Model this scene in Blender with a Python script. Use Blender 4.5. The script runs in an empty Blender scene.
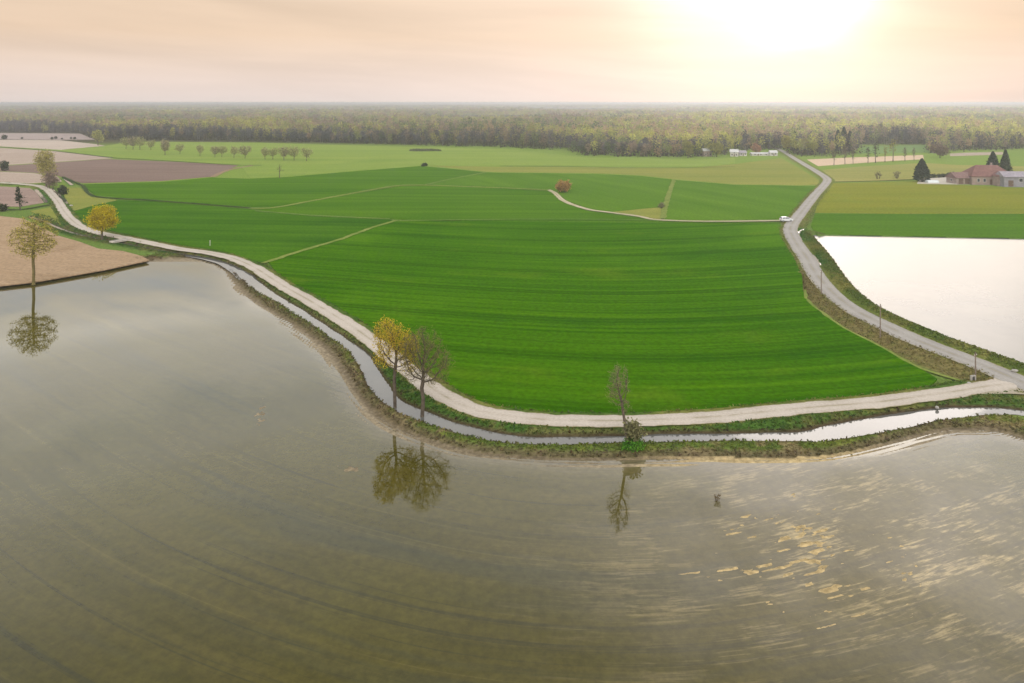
import bpy, bmesh, math, random
import numpy as np
from mathutils import Vector

random.seed(7)
RNG = np.random.default_rng(11)
H, F, CX, HY = 40.0, 738.0, 512.0, 102.5      # camera height (m), focal length / centre / horizon in picture units
G = 0.6                                        # general level of the plain above the paddy water datum
S = bpy.context.scene
COL = S.collection


# ------------------------------------------------------------------ helpers
def U(x, y, z=G):
    d = (H - z) * F / (y - HY)
    return ((x - CX) * d / F, d, z)


def U2(pts, z=G):
    return np.array([U(x, y, z)[:2] for x, y in pts], dtype=np.float64)


def spline(P, step=1.5, closed=False):
    """Catmull-Rom through the points, resampled at about `step` metres; returns (M,2)."""
    P = np.asarray(P, float)
    n = len(P)
    out = []
    for i in range(n - 1):
        p1, p2 = P[i], P[i + 1]
        p0 = P[i - 1] if i > 0 else 2 * p1 - p2
        p3 = P[i + 2] if i + 2 < n else 2 * p2 - p1
        L = np.linalg.norm(p2 - p1)
        k = max(2, int(L / step))
        t = np.linspace(0, 1, k, endpoint=False)[:, None]
        # centripetal-like tension: limit tangents by the local segment length
        m1 = (p2 - p0) * (L / (np.linalg.norm(p1 - p0) + L + 1e-9))
        m2 = (p3 - p1) * (L / (np.linalg.norm(p3 - p2) + L + 1e-9))
        out.append((2*t**3-3*t**2+1)*p1 + (t**3-2*t**2+t)*m1 + (-2*t**3+3*t**2)*p2 + (t**3-t**2)*m2)
    out.append(P[-1:])
    return np.concatenate(out)


def dist_poly(P, poly, margin=1e9):
    """Distance and arc parameter of points P (N,2) to a polyline (M,2)."""
    N = len(P)
    best = np.full(N, 1e9); tt = np.zeros(N)
    lo, hi = poly.min(0) - margin, poly.max(0) + margin
    idx = np.nonzero(((P > lo) & (P < hi)).all(1))[0]
    Q = P[idx]
    b = np.full(len(Q), 1e18); t_ = np.zeros(len(Q))
    acc = 0.0
    for a, c in zip(poly[:-1], poly[1:]):
        v = c - a
        L2 = v @ v
        L = math.sqrt(L2)
        if L2 < 1e-12:
            continue
        s = np.clip(((Q - a) @ v) / L2, 0, 1)
        dx = Q[:, 0] - a[0] - s * v[0]
        dy = Q[:, 1] - a[1] - s * v[1]
        d = dx * dx + dy * dy
        m = d < b
        b[m] = d[m]
        t_[m] = acc + s[m] * L
        acc += L
    best[idx] = np.sqrt(b); tt[idx] = t_
    return best, tt


def inside(P, poly):
    x, y = P[:, 0], P[:, 1]
    c = np.zeros(len(P), bool)
    n = len(poly)
    for i in range(n):
        x1, y1 = poly[i]; x2, y2 = poly[(i + 1) % n]
        if y1 == y2:
            continue
        m = ((y1 > y) != (y2 > y))
        xi = (x2 - x1) * (y - y1) / (y2 - y1) + x1
        c ^= m & (x < xi)
    return c


_T = RNG.random((256, 256))
def vnoise(x, y, k=0):
    xi, yi = np.floor(x).astype(int), np.floor(y).astype(int)
    fx, fy = x - xi, y - yi
    fx, fy = fx*fx*(3-2*fx), fy*fy*(3-2*fy)
    o = 37 * k
    g = lambda a, b: _T[(a + o) % 256, (b + 2*o) % 256]
    return (g(xi, yi)*(1-fx) + g(xi+1, yi)*fx)*(1-fy) + (g(xi, yi+1)*(1-fx) + g(xi+1, yi+1)*fx)*fy


def fbm(x, y, k=0, o=3):
    s = a = 0.0
    w = 1.0
    for i in range(o):
        s = s + w * vnoise(x*2**i, y*2**i, k+i); a += w; w *= .5
    return s / a


def sm(x, a=0.0, b=1.0):
    t = np.clip((x - a) / (b - a), 0, 1)
    return t*t*(3-2*t)


def np_mesh(name, V, Fq, tint=None, uv=None):
    """V (n,3), Fq (m,3|4) -> mesh."""
    V = np.ascontiguousarray(V, np.float32); Fq = np.ascontiguousarray(Fq, np.int32)
    me = bpy.data.meshes.new(name)
    me.vertices.add(len(V)); me.vertices.foreach_set('co', V.ravel())
    k = Fq.shape[1]
    me.loops.add(Fq.size); me.loops.foreach_set('vertex_index', Fq.ravel())
    me.polygons.add(len(Fq))
    me.polygons.foreach_set('loop_start', np.arange(0, Fq.size, k, dtype=np.int32))
    me.polygons.foreach_set('loop_total', np.full(len(Fq), k, np.int32))
    if tint is not None:
        c = np.ones((len(V), 4), np.float32); c[:, :3] = tint
        a = me.attributes.new('tint', 'FLOAT_COLOR', 'POINT'); a.data.foreach_set('color', c.ravel())
    if uv is not None:
        l = me.uv_layers.new(name='UVMap')
        l.data.foreach_set('uv', np.ascontiguousarray(uv[Fq.ravel()], np.float32).ravel())
    me.update(calc_edges=True)
    return me


def link(name, me, mat=None, parent=None, smooth=False):
    o = bpy.data.objects.new(name, me)
    COL.objects.link(o)
    if mat is not None and me is not None and not me.materials:
        me.materials.append(mat)
    if smooth:
        me.polygons.foreach_set('use_smooth', np.ones(len(me.polygons), bool))
    if parent is not None:
        o.parent = parent
    return o


def tag(o, label=None, cat=None, group=None, kind=None):
    if label: o['label'] = label
    if cat: o['category'] = cat
    if group: o['group'] = group
    if kind: o['kind'] = kind
    return o


def thing(name, label, cat, loc, rz=0.0, group=None):
    o = bpy.data.objects.new(name, None)
    o.empty_display_size = .2
    COL.objects.link(o)
    o.location = loc; o.rotation_euler = (0, 0, rz)
    return tag(o, label, cat, group)


def dup(root, loc, rz=0.0, sc=1.0, label=None):
    r = root.copy(); COL.objects.link(r)
    r.location = loc; r.rotation_euler = (0, 0, rz); r.scale = (sc, sc, sc) if not isinstance(sc, tuple) else sc
    if label: r['label'] = label
    for ch in list(root.children):
        c = ch.copy(); COL.objects.link(c); c.parent = r
        for g in list(ch.children):
            d = g.copy(); COL.objects.link(d); d.parent = c
    return r


# bmesh pieces
def bm_box(bm, c, s, rz=0.0):
    r = bmesh.ops.create_cube(bm, size=1.0)
    cs, sn = math.cos(rz), math.sin(rz)
    for v in r['verts']:
        x, y, z = v.co.x*s[0], v.co.y*s[1], v.co.z*s[2]
        v.co = (c[0]+x*cs-y*sn, c[1]+x*sn+y*cs, c[2]+z)
    return r['verts']


def bm_tube(bm, a, b, r1, r2, n=8):
    a, b = Vector(a), Vector(b)
    d = (b-a).normalized()
    x = d.orthogonal().normalized(); y = d.cross(x)
    A = [bm.verts.new(a + (x*math.cos(i*2*math.pi/n)+y*math.sin(i*2*math.pi/n))*r1) for i in range(n)]
    B = [bm.verts.new(b + (x*math.cos(i*2*math.pi/n)+y*math.sin(i*2*math.pi/n))*r2) for i in range(n)]
    for i in range(n):
        bm.faces.new((A[i], A[(i+1) % n], B[(i+1) % n], B[i]))
    bm.faces.new(A[::-1]); bm.faces.new(B)


def bm_prism(bm, prof, axis_len, place):
    """Extrude a closed 2D profile; place(u, v, w) -> xyz."""
    A = [bm.verts.new(place(u, v, 0)) for u, v in prof]
    B = [bm.verts.new(place(u, v, axis_len)) for u, v in prof]
    n = len(prof)
    for i in range(n):
        bm.faces.new((A[i], A[(i+1) % n], B[(i+1) % n], B[i]))
    bm.faces.new(A[::-1]); bm.faces.new(B)


def bm_obj(name, bm, mat, parent=None, smooth=False, bevel=0):
    bmesh.ops.recalc_face_normals(bm, faces=bm.faces)
    if bevel:
        bmesh.ops.bevel(bm, geom=list(bm.edges), offset=bevel, segments=2, affect='EDGES', profile=.6)
    me = bpy.data.meshes.new(name); bm.to_mesh(me); bm.free()
    return link(name, me, mat, parent, smooth)


# ------------------------------------------------------------------ node helpers / materials
class N:
    def __init__(s, nt):
        s.t = nt
    def new(s, typ, **kw):
        n = s.t.nodes.new(typ)
        for k, v in kw.items():
            setattr(n, k, v)
        return n
    def put(s, sock, v):
        if isinstance(v, bpy.types.NodeSocket):
            s.t.links.new(v, sock)
        elif v is not None:
            if sock.type == 'RGBA' and len(v) == 3:
                v = (*v, 1)
            sock.default_value = v
    def math(s, op, a, b=None, c=None, clamp=False):
        n = s.new('ShaderNodeMath', operation=op, use_clamp=clamp)
        s.put(n.inputs[0], a)
        if b is not None: s.put(n.inputs[1], b)
        if c is not None: s.put(n.inputs[2], c)
        return n.outputs[0]
    def mix(s, f, a, b, mode='MIX'):
        n = s.new('ShaderNodeMix', data_type='RGBA', blend_type=mode)
        s.put(n.inputs[0], f); s.put(n.inputs[6], a); s.put(n.inputs[7], b)
        return n.outputs[2]
    def obj(s):
        return s.new('ShaderNodeTexCoord').outputs['Object']
    def sep(s, v):
        n = s.new('ShaderNodeSeparateXYZ'); s.put(n.inputs[0], v); return n.outputs
    def comb(s, x=0.0, y=0.0, z=0.0):
        n = s.new('ShaderNodeCombineXYZ')
        for i, v in enumerate((x, y, z)): s.put(n.inputs[i], v)
        return n.outputs[0]
    def map(s, v, scale=(1, 1, 1), rot=(0, 0, 0), loc=(0, 0, 0)):
        n = s.new('ShaderNodeMapping'); s.put(n.inputs[0], v)
        n.inputs['Scale'].default_value = scale; n.inputs['Rotation'].default_value = rot; n.inputs['Location'].default_value = loc
        return n.outputs[0]
    def noise(s, v, scale=1.0, detail=3.0, rough=.55, dist=0.0):
        n = s.new('ShaderNodeTexNoise'); s.put(n.inputs['Vector'], v)
        n.inputs['Scale'].default_value = scale; n.inputs['Detail'].default_value = detail
        n.inputs['Roughness'].default_value = rough; n.inputs['Distortion'].default_value = dist
        return n.outputs[0]
    def ramp(s, f, a, b, lo=0.0, hi=1.0):
        n = s.new('ShaderNodeMapRange', interpolation_type='SMOOTHSTEP')
        s.put(n.inputs[0], f)
        for i, v in zip((1, 2, 3, 4), (a, b, lo, hi)): s.put(n.inputs[i], v)
        return n.outputs[0]
    def attr(s, name, out='Color'):
        return s.new('ShaderNodeAttribute', attribute_name=name).outputs[out]
    def bump(s, h, strength=.5, dist=.1):
        n = s.new('ShaderNodeBump'); n.inputs['Strength'].default_value = strength; n.inputs['Distance'].default_value = dist
        s.put(n.inputs['Height'], h)
        return n.outputs[0]


def material(name):
    m = bpy.data.materials.new(name); m.use_nodes = True
    nt = m.node_tree
    return m, N(nt), nt.nodes['Principled BSDF'], nt.nodes['Material Output']


def solid(name, col, rough=.7, var=.15, scale=3.0, metal=0.0, spec=.3):
    m, n, b, o = material(name)
    v = n.noise(n.obj(), scale, 4)
    k = n.ramp(v, .25, .75, 1-var, 1+var)
    n.put(b.inputs['Base Color'], n.mix(1.0, col, n.comb(k, k, k), 'MULTIPLY'))
    b.inputs['Roughness'].default_value = rough; b.inputs['Metallic'].default_value = metal
    b.inputs['Specular IOR Level'].default_value = spec
    return m


def field_mat(name, c1, c2, rot=0.0, along=.012, across=.35, patch=.02, c3=None, curve=0.0, x0=0.0, rows=0.0, fine=1.2, tram=0):
    """Crop or soil: streaks along the rows, broad patches, fine grain. rot turns the rows, curve bends them."""
    m, n, b, o = material(name)
    co = n.obj()
    x, y, z = n.sep(co)
    if curve:
        d = n.math('SUBTRACT', x, x0)
        y = n.math('SUBTRACT', y, n.math('MULTIPLY', n.math('SQRT', n.math('ADD', n.math('MULTIPLY', d, d), 900.0)), curve))
    p = n.map(n.comb(x, y, 0.0), rot=(0, 0, rot))
    st = n.noise(n.map(p, scale=(along, across, 1)), 1.0, 4, .6)
    st2 = n.noise(n.map(p, scale=(along*.35, across*.22, 1), loc=(31, 7, 0)), 1.0, 3, .6)
    pa = n.noise(p, patch, 4, .55, .6)
    fi = n.noise(co, fine, 3, .7)
    f = n.math('ADD', n.math('MULTIPLY', n.math('SUBTRACT', st, .5), 2.2), n.math('MULTIPLY', n.math('SUBTRACT', st2, .5), 1.3))
    f = n.math('ADD', f, n.math('MULTIPLY', n.math('SUBTRACT', pa, .5), 1.1))
    f = n.math('ADD', f, .5, clamp=True)
    c = n.mix(f, c1, c2)
    if c3 is not None:
        c = n.mix(n.ramp(pa, .54, .74, 0, .8), c, c3)
    if tram:
        fr = n.math('FRACT', n.math('MULTIPLY', n.math('ADD', y, n.math('MULTIPLY', pa, 1.5)), 1/tram))
        tl = n.math('MINIMUM', n.math('ABSOLUTE', n.math('SUBTRACT', fr, .46)), n.math('ABSOLUTE', n.math('SUBTRACT', fr, .54)))
        tl = n.math('MULTIPLY', n.ramp(tl, .3/tram, .9/tram, 1, 0), n.ramp(st, .35, .6, .25, .75))
        c = n.mix(tl, c, tuple(v*.8 for v in c1))
        lp = n.noise(n.map(p, scale=(.03, .06, 1), loc=(5, 9, 0)), 1.0, 4, .6)
        c = n.mix(n.ramp(lp, .56, .72, 0, .55), c, (.085, .150, .006))
        c = n.mix(n.ramp(lp, .44, .30, 0, .4), c, (.014, .066, .003))
    if rows:
        w = n.new('ShaderNodeTexWave', wave_type='BANDS', bands_direction='Y')
        n.put(w.inputs['Vector'], p); w.inputs['Scale'].default_value = rows; w.inputs['Distortion'].default_value = .68
        w.inputs['Detail'].default_value = 2
        c = n.mix(n.math('MULTIPLY', w.outputs['Fac'], .22), c, tuple(v*.45 for v in c1))
    k = n.ramp(fi, .25, .75, .78, 1.22)
    c = n.mix(1.0, c, n.comb(k, k, k), 'MULTIPLY')
    n.put(b.inputs['Base Color'], c)
    b.inputs['Roughness'].default_value = 1.0; b.inputs['Specular IOR Level'].default_value = 0.0
    n.put(b.inputs['Normal'], n.bump(n.noise(co, 2.5, 3, .7), .6, .25))
    return m


def tint_mat(name, fine=2.2, amp=.4, trans=0.0, bump=0.0, spec=0.0):
    m, n, b, o = material(name)
    c = n.attr('tint')
    v = n.noise(n.obj(), fine, 4, .7)
    k = n.ramp(v, .28, .72, 1-amp, 1+amp)
    c = n.mix(1.0, c, n.comb(k, k, k), 'MULTIPLY')
    n.put(b.inputs['Base Color'], c)
    b.inputs['Roughness'].default_value = .95; b.inputs['Specular IOR Level'].default_value = spec
    if bump:
        n.put(b.inputs['Normal'], n.bump(v, bump, .3))
    if trans:
        t = n.new('ShaderNodeBsdfTranslucent'); n.put(t.inputs[0], c)
        mx = n.new('ShaderNodeMixShader'); mx.inputs[0].default_value = trans
        n.t.links.new(b.outputs[0], mx.inputs[1]); n.t.links.new(t.outputs[0], mx.inputs[2])
        n.t.links.new(mx.outputs[0], o.inputs[0])
    return m


def leaf_mat(name, c1, c2, trans=.45):
    m, n, b, o = material(name)
    v = n.noise(n.obj(), .9, 3, .6)
    c = n.mix(n.ramp(v, .35, .65), c1, c2)
    w = n.new('ShaderNodeNewGeometry').outputs['Random Per Island']
    k = n.ramp(w, 0, 1, .7, 1.3)
    c = n.mix(1.0, c, n.comb(k, k, k), 'MULTIPLY')
    n.put(b.inputs['Base Color'], c)
    b.inputs['Roughness'].default_value = .7; b.inputs['Specular IOR Level'].default_value = .15
    t = n.new('ShaderNodeBsdfTranslucent'); n.put(t.inputs[0], c)
    mx = n.new('ShaderNodeMixShader'); mx.inputs[0].default_value = trans
    n.t.links.new(b.outputs[0], mx.inputs[1]); n.t.links.new(t.outputs[0], mx.inputs[2])
    n.t.links.new(mx.outputs[0], o.inputs[0])
    return m


# ------------------------------------------------------------------ the traced lines of the place
gravel_px = [(0, 182.5), (21, 184), (41, 186.5), (55, 198), (65, 212.5), (74, 222), (84, 228), (100, 233), (120, 237), (145, 242), (180, 249), (207, 252.5),
             (232, 258), (255, 268), (280, 284), (310, 301), (345, 322), (371, 340), (388, 354), (407, 369), (436, 391), (457, 403), (478, 410.5), (494, 414),
             (540, 419.5), (600, 421), (650, 420.3), (720, 416.5), (747, 414), (814, 407.5), (881, 402), (928, 395.5), (960, 391), (990, 386), (1015, 384)]
asphalt_px = [(770, 146.5), (780.5, 150), (793, 157.5), (805.5, 165), (819, 173), (827, 179), (826, 183), (816, 194), (805, 207.5), (796, 219), (791, 226), (790.5, 232), (798, 246),
              (807, 258), (814, 271), (830, 290), (855, 310), (890, 328), (912, 338.5), (944, 351), (976, 363), (1000, 373), (1030, 386), (1080, 408), (1150, 440)]
track_px = [(548, 190), (554, 192.7), (564.5, 201.5), (588, 209.7), (611, 213), (638, 216.5), (655, 220), (705, 221.7), (786, 221)]
canal_px = [(30, 217, .7), (42, 221, .7), (56, 227.5, .7), (75, 234, .6), (100, 239.5, .6), (120, 243.5, .6), (150, 249, .6), (185, 255, .6), (210, 259.5, .7), (227, 265, 1.0), (245, 276, 1.5),
            (262, 290, 1.3), (282, 302, .9), (300, 313, 1.0), (320, 326, 1.0), (340, 340, 1.0), (357, 352, 1.2), (367, 366, 1.3), (378.5, 386, 1.35), (391, 401, 1.3), (407, 410.5, 1.15),
            (426, 418, 1.1), (445, 425, 1.0), (474, 433, .9), (494, 437.5, .85), (525, 441, .8), (562, 441.5, .8), (603, 440.5, .8), (650, 439, .85), (713, 438, .8), (781, 437.5, .9), (814, 437, 1.3), (831, 433.5, 1.7),
            (865, 427.5, 1.6), (898, 421.5, 1.35), (932, 415.5, 1.2), (965, 412.3, 1.1), (999, 411.8, 1.0), (1024, 414, 1.0), (1060, 422, 1.0), (1120, 440, 1.0)]
levee_px = [(153, 260), (172, 258), (202, 258.5), (220, 264), (237, 281), (255, 298.5), (280, 314), (307, 331), (332, 351), (350, 377), (369, 403), (388, 419.5), (407, 430), (431, 439.5), (462, 449), (494, 454),
            (540, 457.5), (600, 458.5), (650, 457.5), (712, 457), (747, 458), (814, 457), (848, 452), (881, 444), (915, 435), (935, 430), (959, 427.5), (999, 430), (1024, 437), (1060, 450), (1120, 475), (1250, 560)]
sand_edge_px = [(-260, 322), (-120, 303), (0, 287), (35, 283), (70, 277), (105, 270.5), (153, 260)]
pond_px = [(811, 235), (830, 257), (845, 278), (862, 296), (884, 311), (919, 327), (954, 341), (992, 354.5), (1024, 366), (1100, 395)]

gravel = spline(U2(gravel_px, .95)); asphalt = spline(U2(asphalt_px, .95)); track = spline(U2(track_px, .7))
canal3 = np.array([(*U(x, y, .3)[:2], w) for x, y, w in canal_px])
canal = spline(canal3[:, :2], 1.2)
_cd, _ct = dist_poly(canal3[:, :2], canal)
canal_s = np.concatenate([[0], np.cumsum(np.linalg.norm(np.diff(canal, axis=0), axis=1))])
canal_w = np.interp(canal_s, _ct, canal3[:, 2])*(1+.22*sm(canal[:, 0], -20, 0)) * (1 + .22*(fbm(canal_s*.25, canal_s*0, 3)-.5)*2)
levee = spline(U2(levee_px, .1), 1.0)
sand_edge = spline(U2(sand_edge_px, .1), 2.0)
pond_edge = spline(U2(pond_px, .45), 1.5)
pond_poly = np.concatenate([pond_edge, U2([(1500, 560), (1500, 243), (1024, 238.7)], .45)])
paddy_poly = np.concatenate([sand_edge, levee, np.array([(160., 20.), (-260., 20.)])])
row_curve = spline(np.array([(-250., 272), (-150, 194), (-50, 116), (-20, 93.5), (0, 84), (12, 83), (26, 87.5), (42, 94.5), (80, 112), (160, 150)]), 2.0)

# small watered ditches: (points, half width, water level)
ditch_px = [([(803, 229), (799, 232), (798.6, 236), (801, 240.5), (807, 241.5)], .42),
            ([(815.5, 257), (818.5, 262), (822, 266)], .3),
            ([(50, 188.5), (56, 193), (62, 198.5), (68, 203.5)], .75),
            ([(36, 189.5), (41, 195), (47.5, 202.5)], .7),
            ([(64, 178), (68, 181.5), (72, 185)], .6)]
ditches = [(spline(U2(p, .62), 1.0), w) for p, w in ditch_px]
verge_px = [(800, 276), (804, 287), (812, 300), (832, 315), (860, 330), (895, 346), (925, 360), (955, 371.5), (975, 378)]
verge = spline(U2(verge_px), 1.5)


# ------------------------------------------------------------------ ground: one sheet to the horizon
def build_ground():
    ys = np.concatenate([np.arange(712, 250, -1.3), np.arange(250, 128, -1.1)])
    Ys = np.concatenate([[-160, -60, 0, 25, 38], (H-G)*F/(ys-HY), [1300, 1600, 2000, 2600, 3600, 5000, 7000, 9500, 12000]])
    us = np.linspace(-1.03, 1.03, 690)
    YY = np.repeat(Ys[:, None], len(us), 1)
    XX = us[None, :] * (np.maximum(YY, 48.0) + 6)
    P = np.stack([XX.ravel(), YY.ravel()], 1)
    n = len(P)
    x, y = P.T
    near = (y < 420)
    h = np.full(n, G)
    nz = fbm(x*.8, y*.8, 1, 3) - .5
    nz2 = fbm(x*.13, y*.13, 5, 3)
    tint = np.tile(np.array([.105, .165, .035]), (n, 1))
    def blend(w, c):
        nonlocal tint
        w = np.clip(w, 0, 1)[:, None]
        tint = tint*(1-w) + np.asarray(c)*w
    m = 14
    dG, _ = dist_poly(P, gravel, m); dA, tA = dist_poly(P, asphalt, m); dC, tC = dist_poly(P, canal, m)
    dL, tL = dist_poly(P, levee, 60); dS, _ = dist_poly(P, sand_edge, 40); dO, _ = dist_poly(P, pond_edge, m); dV, _ = dist_poly(P, verge, 6)
    hw = np.interp(tC, canal_s, canal_w)
    bmask = (np.minimum.reduce([dG, dA, dC, dL, dO]) < 9)
    # roads carried on low banks
    for d, hwid, lvl, sl in ((dG, 2.3, .92, 1.3), (dA, 2.5, .92, 1.6)):
        w = 1 - sm(d, hwid, hwid+sl)
        h = h*(1-w) + lvl*w
    blend(sm(y, 300, 380), (.155, .225, .04))
    # far woodland floor
    blend(sm(y, 640, 760), (.06, .055, .028))
    # verges
    lush = np.array([.040, .092, .016]); olive = np.array([.125, .125, .035]); tan = np.array([.185, .158, .070]); soil = np.array([.075, .055, .032])
    w = (1-sm(dG, 2.3, 5.0))
    blend(w*.85, olive); blend(w*sm(nz2, .42, .6)*.8, lush)
    w = (1-sm(dA, 2.5, 5.5)); blend(w*.85, (.12, .135, .03)); blend(w*sm(nz2, .5, .65)*.6, tan*.8)
    # brown ditch slope between asphalt road and wheat
    w = 1 - sm(dV, 1.8, 4.2)
    h = h - .55*np.exp(-(dV/1.1)**2)
    blend(w*.9, (.150, .122, .050)); blend(w*sm(nz, .02, .25)*.6, (.1, .11, .03))
    # pond bank
    pin = inside(P, pond_poly)
    ridge = np.exp(-((dO-2.0)/1.5)**2)*(~pin)
    h = h + .75*ridge*(1+.5*nz)
    w = (1-sm(dO, 3.2, 5.0))*(~pin)
    blend(w, (.075, .105, .022)); blend(w*sm(nz2+nz*.5, .45, .7), (.15, .15, .04)); blend((1-sm(dO, .2, .9))*(~pin)*.7, (.09, .07, .03))
    fl = .62 - .5*sm(dO, 0, .9)
    h = np.where(pin, np.minimum(h, np.where(dO < 30, fl, .1)), h)
    # levee and paddy
    win = inside(P, paddy_poly)
    out = ~win
    # outside: the levee
    wl = (1-sm(dL, 3.0, 5.5))*out*(dC < 12)
    lev = .16 + .40*sm(dL, 0, 1.1) + .10*nz
    h = np.where(wl > 0, h*(1-wl) + lev*wl, h)
    blend(wl, tan); blend(wl*sm(nz2*.6+nz*.8+.2, .32, .54), (.09, .125, .026)); blend(wl*sm(fbm(x*.5, y*.5, 8), .55, .7)*.8, (.13, .155, .028))
    blend(wl*(1-sm(dL, .5, 1.3))*.85, (.105, .082, .048))
    # strip between road and canal
    ws = (1-sm(dC-hw, 2.2, 3.6))*out*(dG < dL+0.5)*(dG > 2.0)*(dG < 9)
    h = h + ws*(.2*nz + .12)
    blend(ws*.9, lush); blend(ws*sm(nz2+nz*.6, .5, .72)*.85, (.12, .12, .04)); blend(ws*sm(nz, .1, .3)*.5, (.06, .1, .02))
    # sandy field side
    wS = out*(dS < 4)
    h = np.where(wS, np.minimum(h, .15+.5*sm(dS, 0, 1.2)), h)
    blend((dS < 2.2)*out*1.0, (.10, .075, .04))
    # paddy floor: muddy margin with furrow ridges that break the surface
    dR, tR = dist_poly(P, row_curve, 90)
    dR = dR*np.where(y > np.interp(x, row_curve[:, 0], row_curve[:, 1]), -1, 1)
    floor = .17 - .14*sm(dL, 0, .6) - .05*sm(dL, .6, 3.2) - .22*sm(dL, 2.5, 9)
    rid = .5+.5*np.sin(2*np.pi*dL/.85 + 2.2*fbm(tL*.05, dL*.2, 4))
    streak = fbm(tL*.10, dL*1.3, 9, 3)
    floor = floor + (.055*rid + .16*(streak-.52))*(1-sm(dL, 4.0, 7.5))
    floor = np.where(dS < dL, np.minimum(floor, .2-.4*sm(dS, 0, .8)), floor)
    # emergent clods in the right part of the paddy
    cx_, cy_ = x-27., y-66.
    patch = np.exp(-(((cx_*.93+cy_*.36)/22.)**2 + ((cx_*.36-cy_*.93)/17.)**2))
    cl = fbm(tR*1.5+.7*fbm(dR*.4, tR*.2, 3, 2), dR*3.1, 12, 4); cl2 = fbm(tR*.2, dR*.33, 15, 3)
    rr = .5+.5*np.sin(2*np.pi*(dR+.5*cl2)/1.15)
    clod = -.2 + patch*(.180 + .34*(cl-.5) + .26*(cl2-.5) + .06*(rr-.5) - .012)
    floor = np.maximum(floor, np.where(dL > 1.0, clod, -9))
    # one pale mud bar in the left part
    for px, py, rx, ry, aa in ((352, 468, 2.6, 1.6, -.5), (262, 410, 1.2, 5.5, .28), (716, 501, .35, .3, 0)):
        qx, qy = U(px, py, .05)[:2]
        ex, ey = x-qx, y-qy
        e = ((ex*math.cos(aa)+ey*math.sin(aa))/rx)**2 + ((-ex*math.sin(aa)+ey*math.cos(aa))/ry)**2
        floor = np.maximum(floor, np.where(e < 4, .085 - .07*e + .3*(cl-.5) - .05, -9))
    h = np.where(win, floor, h)
    mud = np.array([.19, .155, .10])
    tint = np.where(win[:, None], mud, tint)
    blend(win*sm(streak, .45, .65)*.7, (.25, .21, .145)); blend(win*(1-sm(dL, .3, 1.2))*.6, (.095, .075, .045))
    blend(win*sm(patch, .15, .5)*.9, (.42, .33, .17)); blend(win*sm(patch, .15, .5)*sm(cl, .42, .58)*.5, (.32, .235, .115))  # clod soil tinted golden, with the sun's glitter put into the colour
    # canal bed and little ditches
    ins = dC-hw
    far = dG < 7
    h = np.minimum(h, np.where(ins < 3, .46*sm(ins, -.3, .06) + np.clip(ins, 0, 9)*np.where(far, .30, .5) + .09*nz, 9))
    blend((1-sm(ins, .05, .75))*(dC < 10), soil*.7)  # dark soil along the canal edge, with the bank's shadow line painted in
    for d_, w_ in ditches:
        dd, _ = dist_poly(P, d_, 5)
        h = np.where(dd < 3, np.minimum(h, .52 + np.clip(dd-w_, 0, 9)*.9), h)
        blend((1-sm(dd, w_, w_+1.8)), lush*1.2)
    nr, nc = YY.shape
    i = np.arange(nr*nc).reshape(nr, nc)
    Fq = np.stack([i[:-1, :-1], i[:-1, 1:], i[1:, 1:], i[1:, :-1]], -1).reshape(-1, 4)
    V = np.stack([x, y, h], 1)
    me = np_mesh('ground', V, Fq, tint)
    o = link('ground', me, tint_mat('ground_cover', 1.6, .38, bump=.5), smooth=True)
    tag(o, 'grassy plain with canal banks, levee and muddy field edges', 'ground', kind='structure')
    # tufts on the banks
    wt = np.clip(wl + ws + (1-sm(dO, 3.2, 4.5))*(~pin)*(dO < 6) + (1-sm(dV, 2.2, 3.5))*.35 + ((dA > 2.2) & (dA < 4.5))*.4 + ((dG > 2.1) & (dG < 3.6))*.5, 0, 1)*(ins > .15)*(y < 330)*(dG > 2.0)*(dA > 2.1)
    return V, tint, wt, (nr, nc)


GV, GT, GW, GS = build_ground()


def build_tufts():
    nr, nc = GS
    idx = np.nonzero(GW > .15)[0]
    r, c = idx//nc, idx % nc
    ok = (r < nr-1) & (c < nc-1)
    idx = idx[ok]
    a, b, d = GV[idx], GV[idx+1], GV[idx+nc]
    area = np.abs((b-a)[:, 0]*(d-a)[:, 1])
    n = np.minimum(RNG.poisson(area*12*GW[idx]), 14)
    k = np.repeat(np.arange(len(idx)), n)
    t = RNG.random((len(k), 2))
    base = a[k] + (b-a)[k]*t[:, :1] + (d-a)[k]*t[:, 1:]
    col = GT[idx][k]*(RNG.uniform(.75, 1.35, (len(k), 1)))*np.array([1, 1, 1]) + RNG.uniform(-.01, .015, (len(k), 3))
    col = np.clip(col, .012, 1)
    q = 2
    B = np.repeat(base, q, 0); C = np.repeat(col, q, 0)
    m = len(B)
    ang = RNG.uniform(0, np.pi, m); w = RNG.uniform(.05, .15, m); hh = RNG.uniform(.06, .24, m)*np.repeat(RNG.uniform(.6, 1.3, len(k)), q)
    dx, dy = np.cos(ang)*w, np.sin(ang)*w
    lean = RNG.normal(0, .12, (m, 2))
    V = np.zeros((m, 4, 3))
    V[:, 0] = B + np.stack([-dx*.6, -dy*.6, -.05+0*w], 1); V[:, 1] = B + np.stack([dx*.6, dy*.6, -.05+0*w], 1)
    V[:, 2] = B + np.stack([dx+lean[:, 0], dy+lean[:, 1], hh], 1); V[:, 3] = B + np.stack([-dx*.8+lean[:, 0], -dy*.8+lean[:, 1], hh*.75], 1)
    me = np_mesh('bank_grass', V.reshape(-1, 3), np.arange(m*4).reshape(-1, 4), np.repeat(C, 4, 0))
    tag(link('bank_grass', me, tint_mat('bank_grass', 3, .25, trans=.3)), 'rough green and straw coloured grass along canal and road banks', 'grass', kind='stuff')
    print('tufts', m)


build_tufts()


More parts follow.
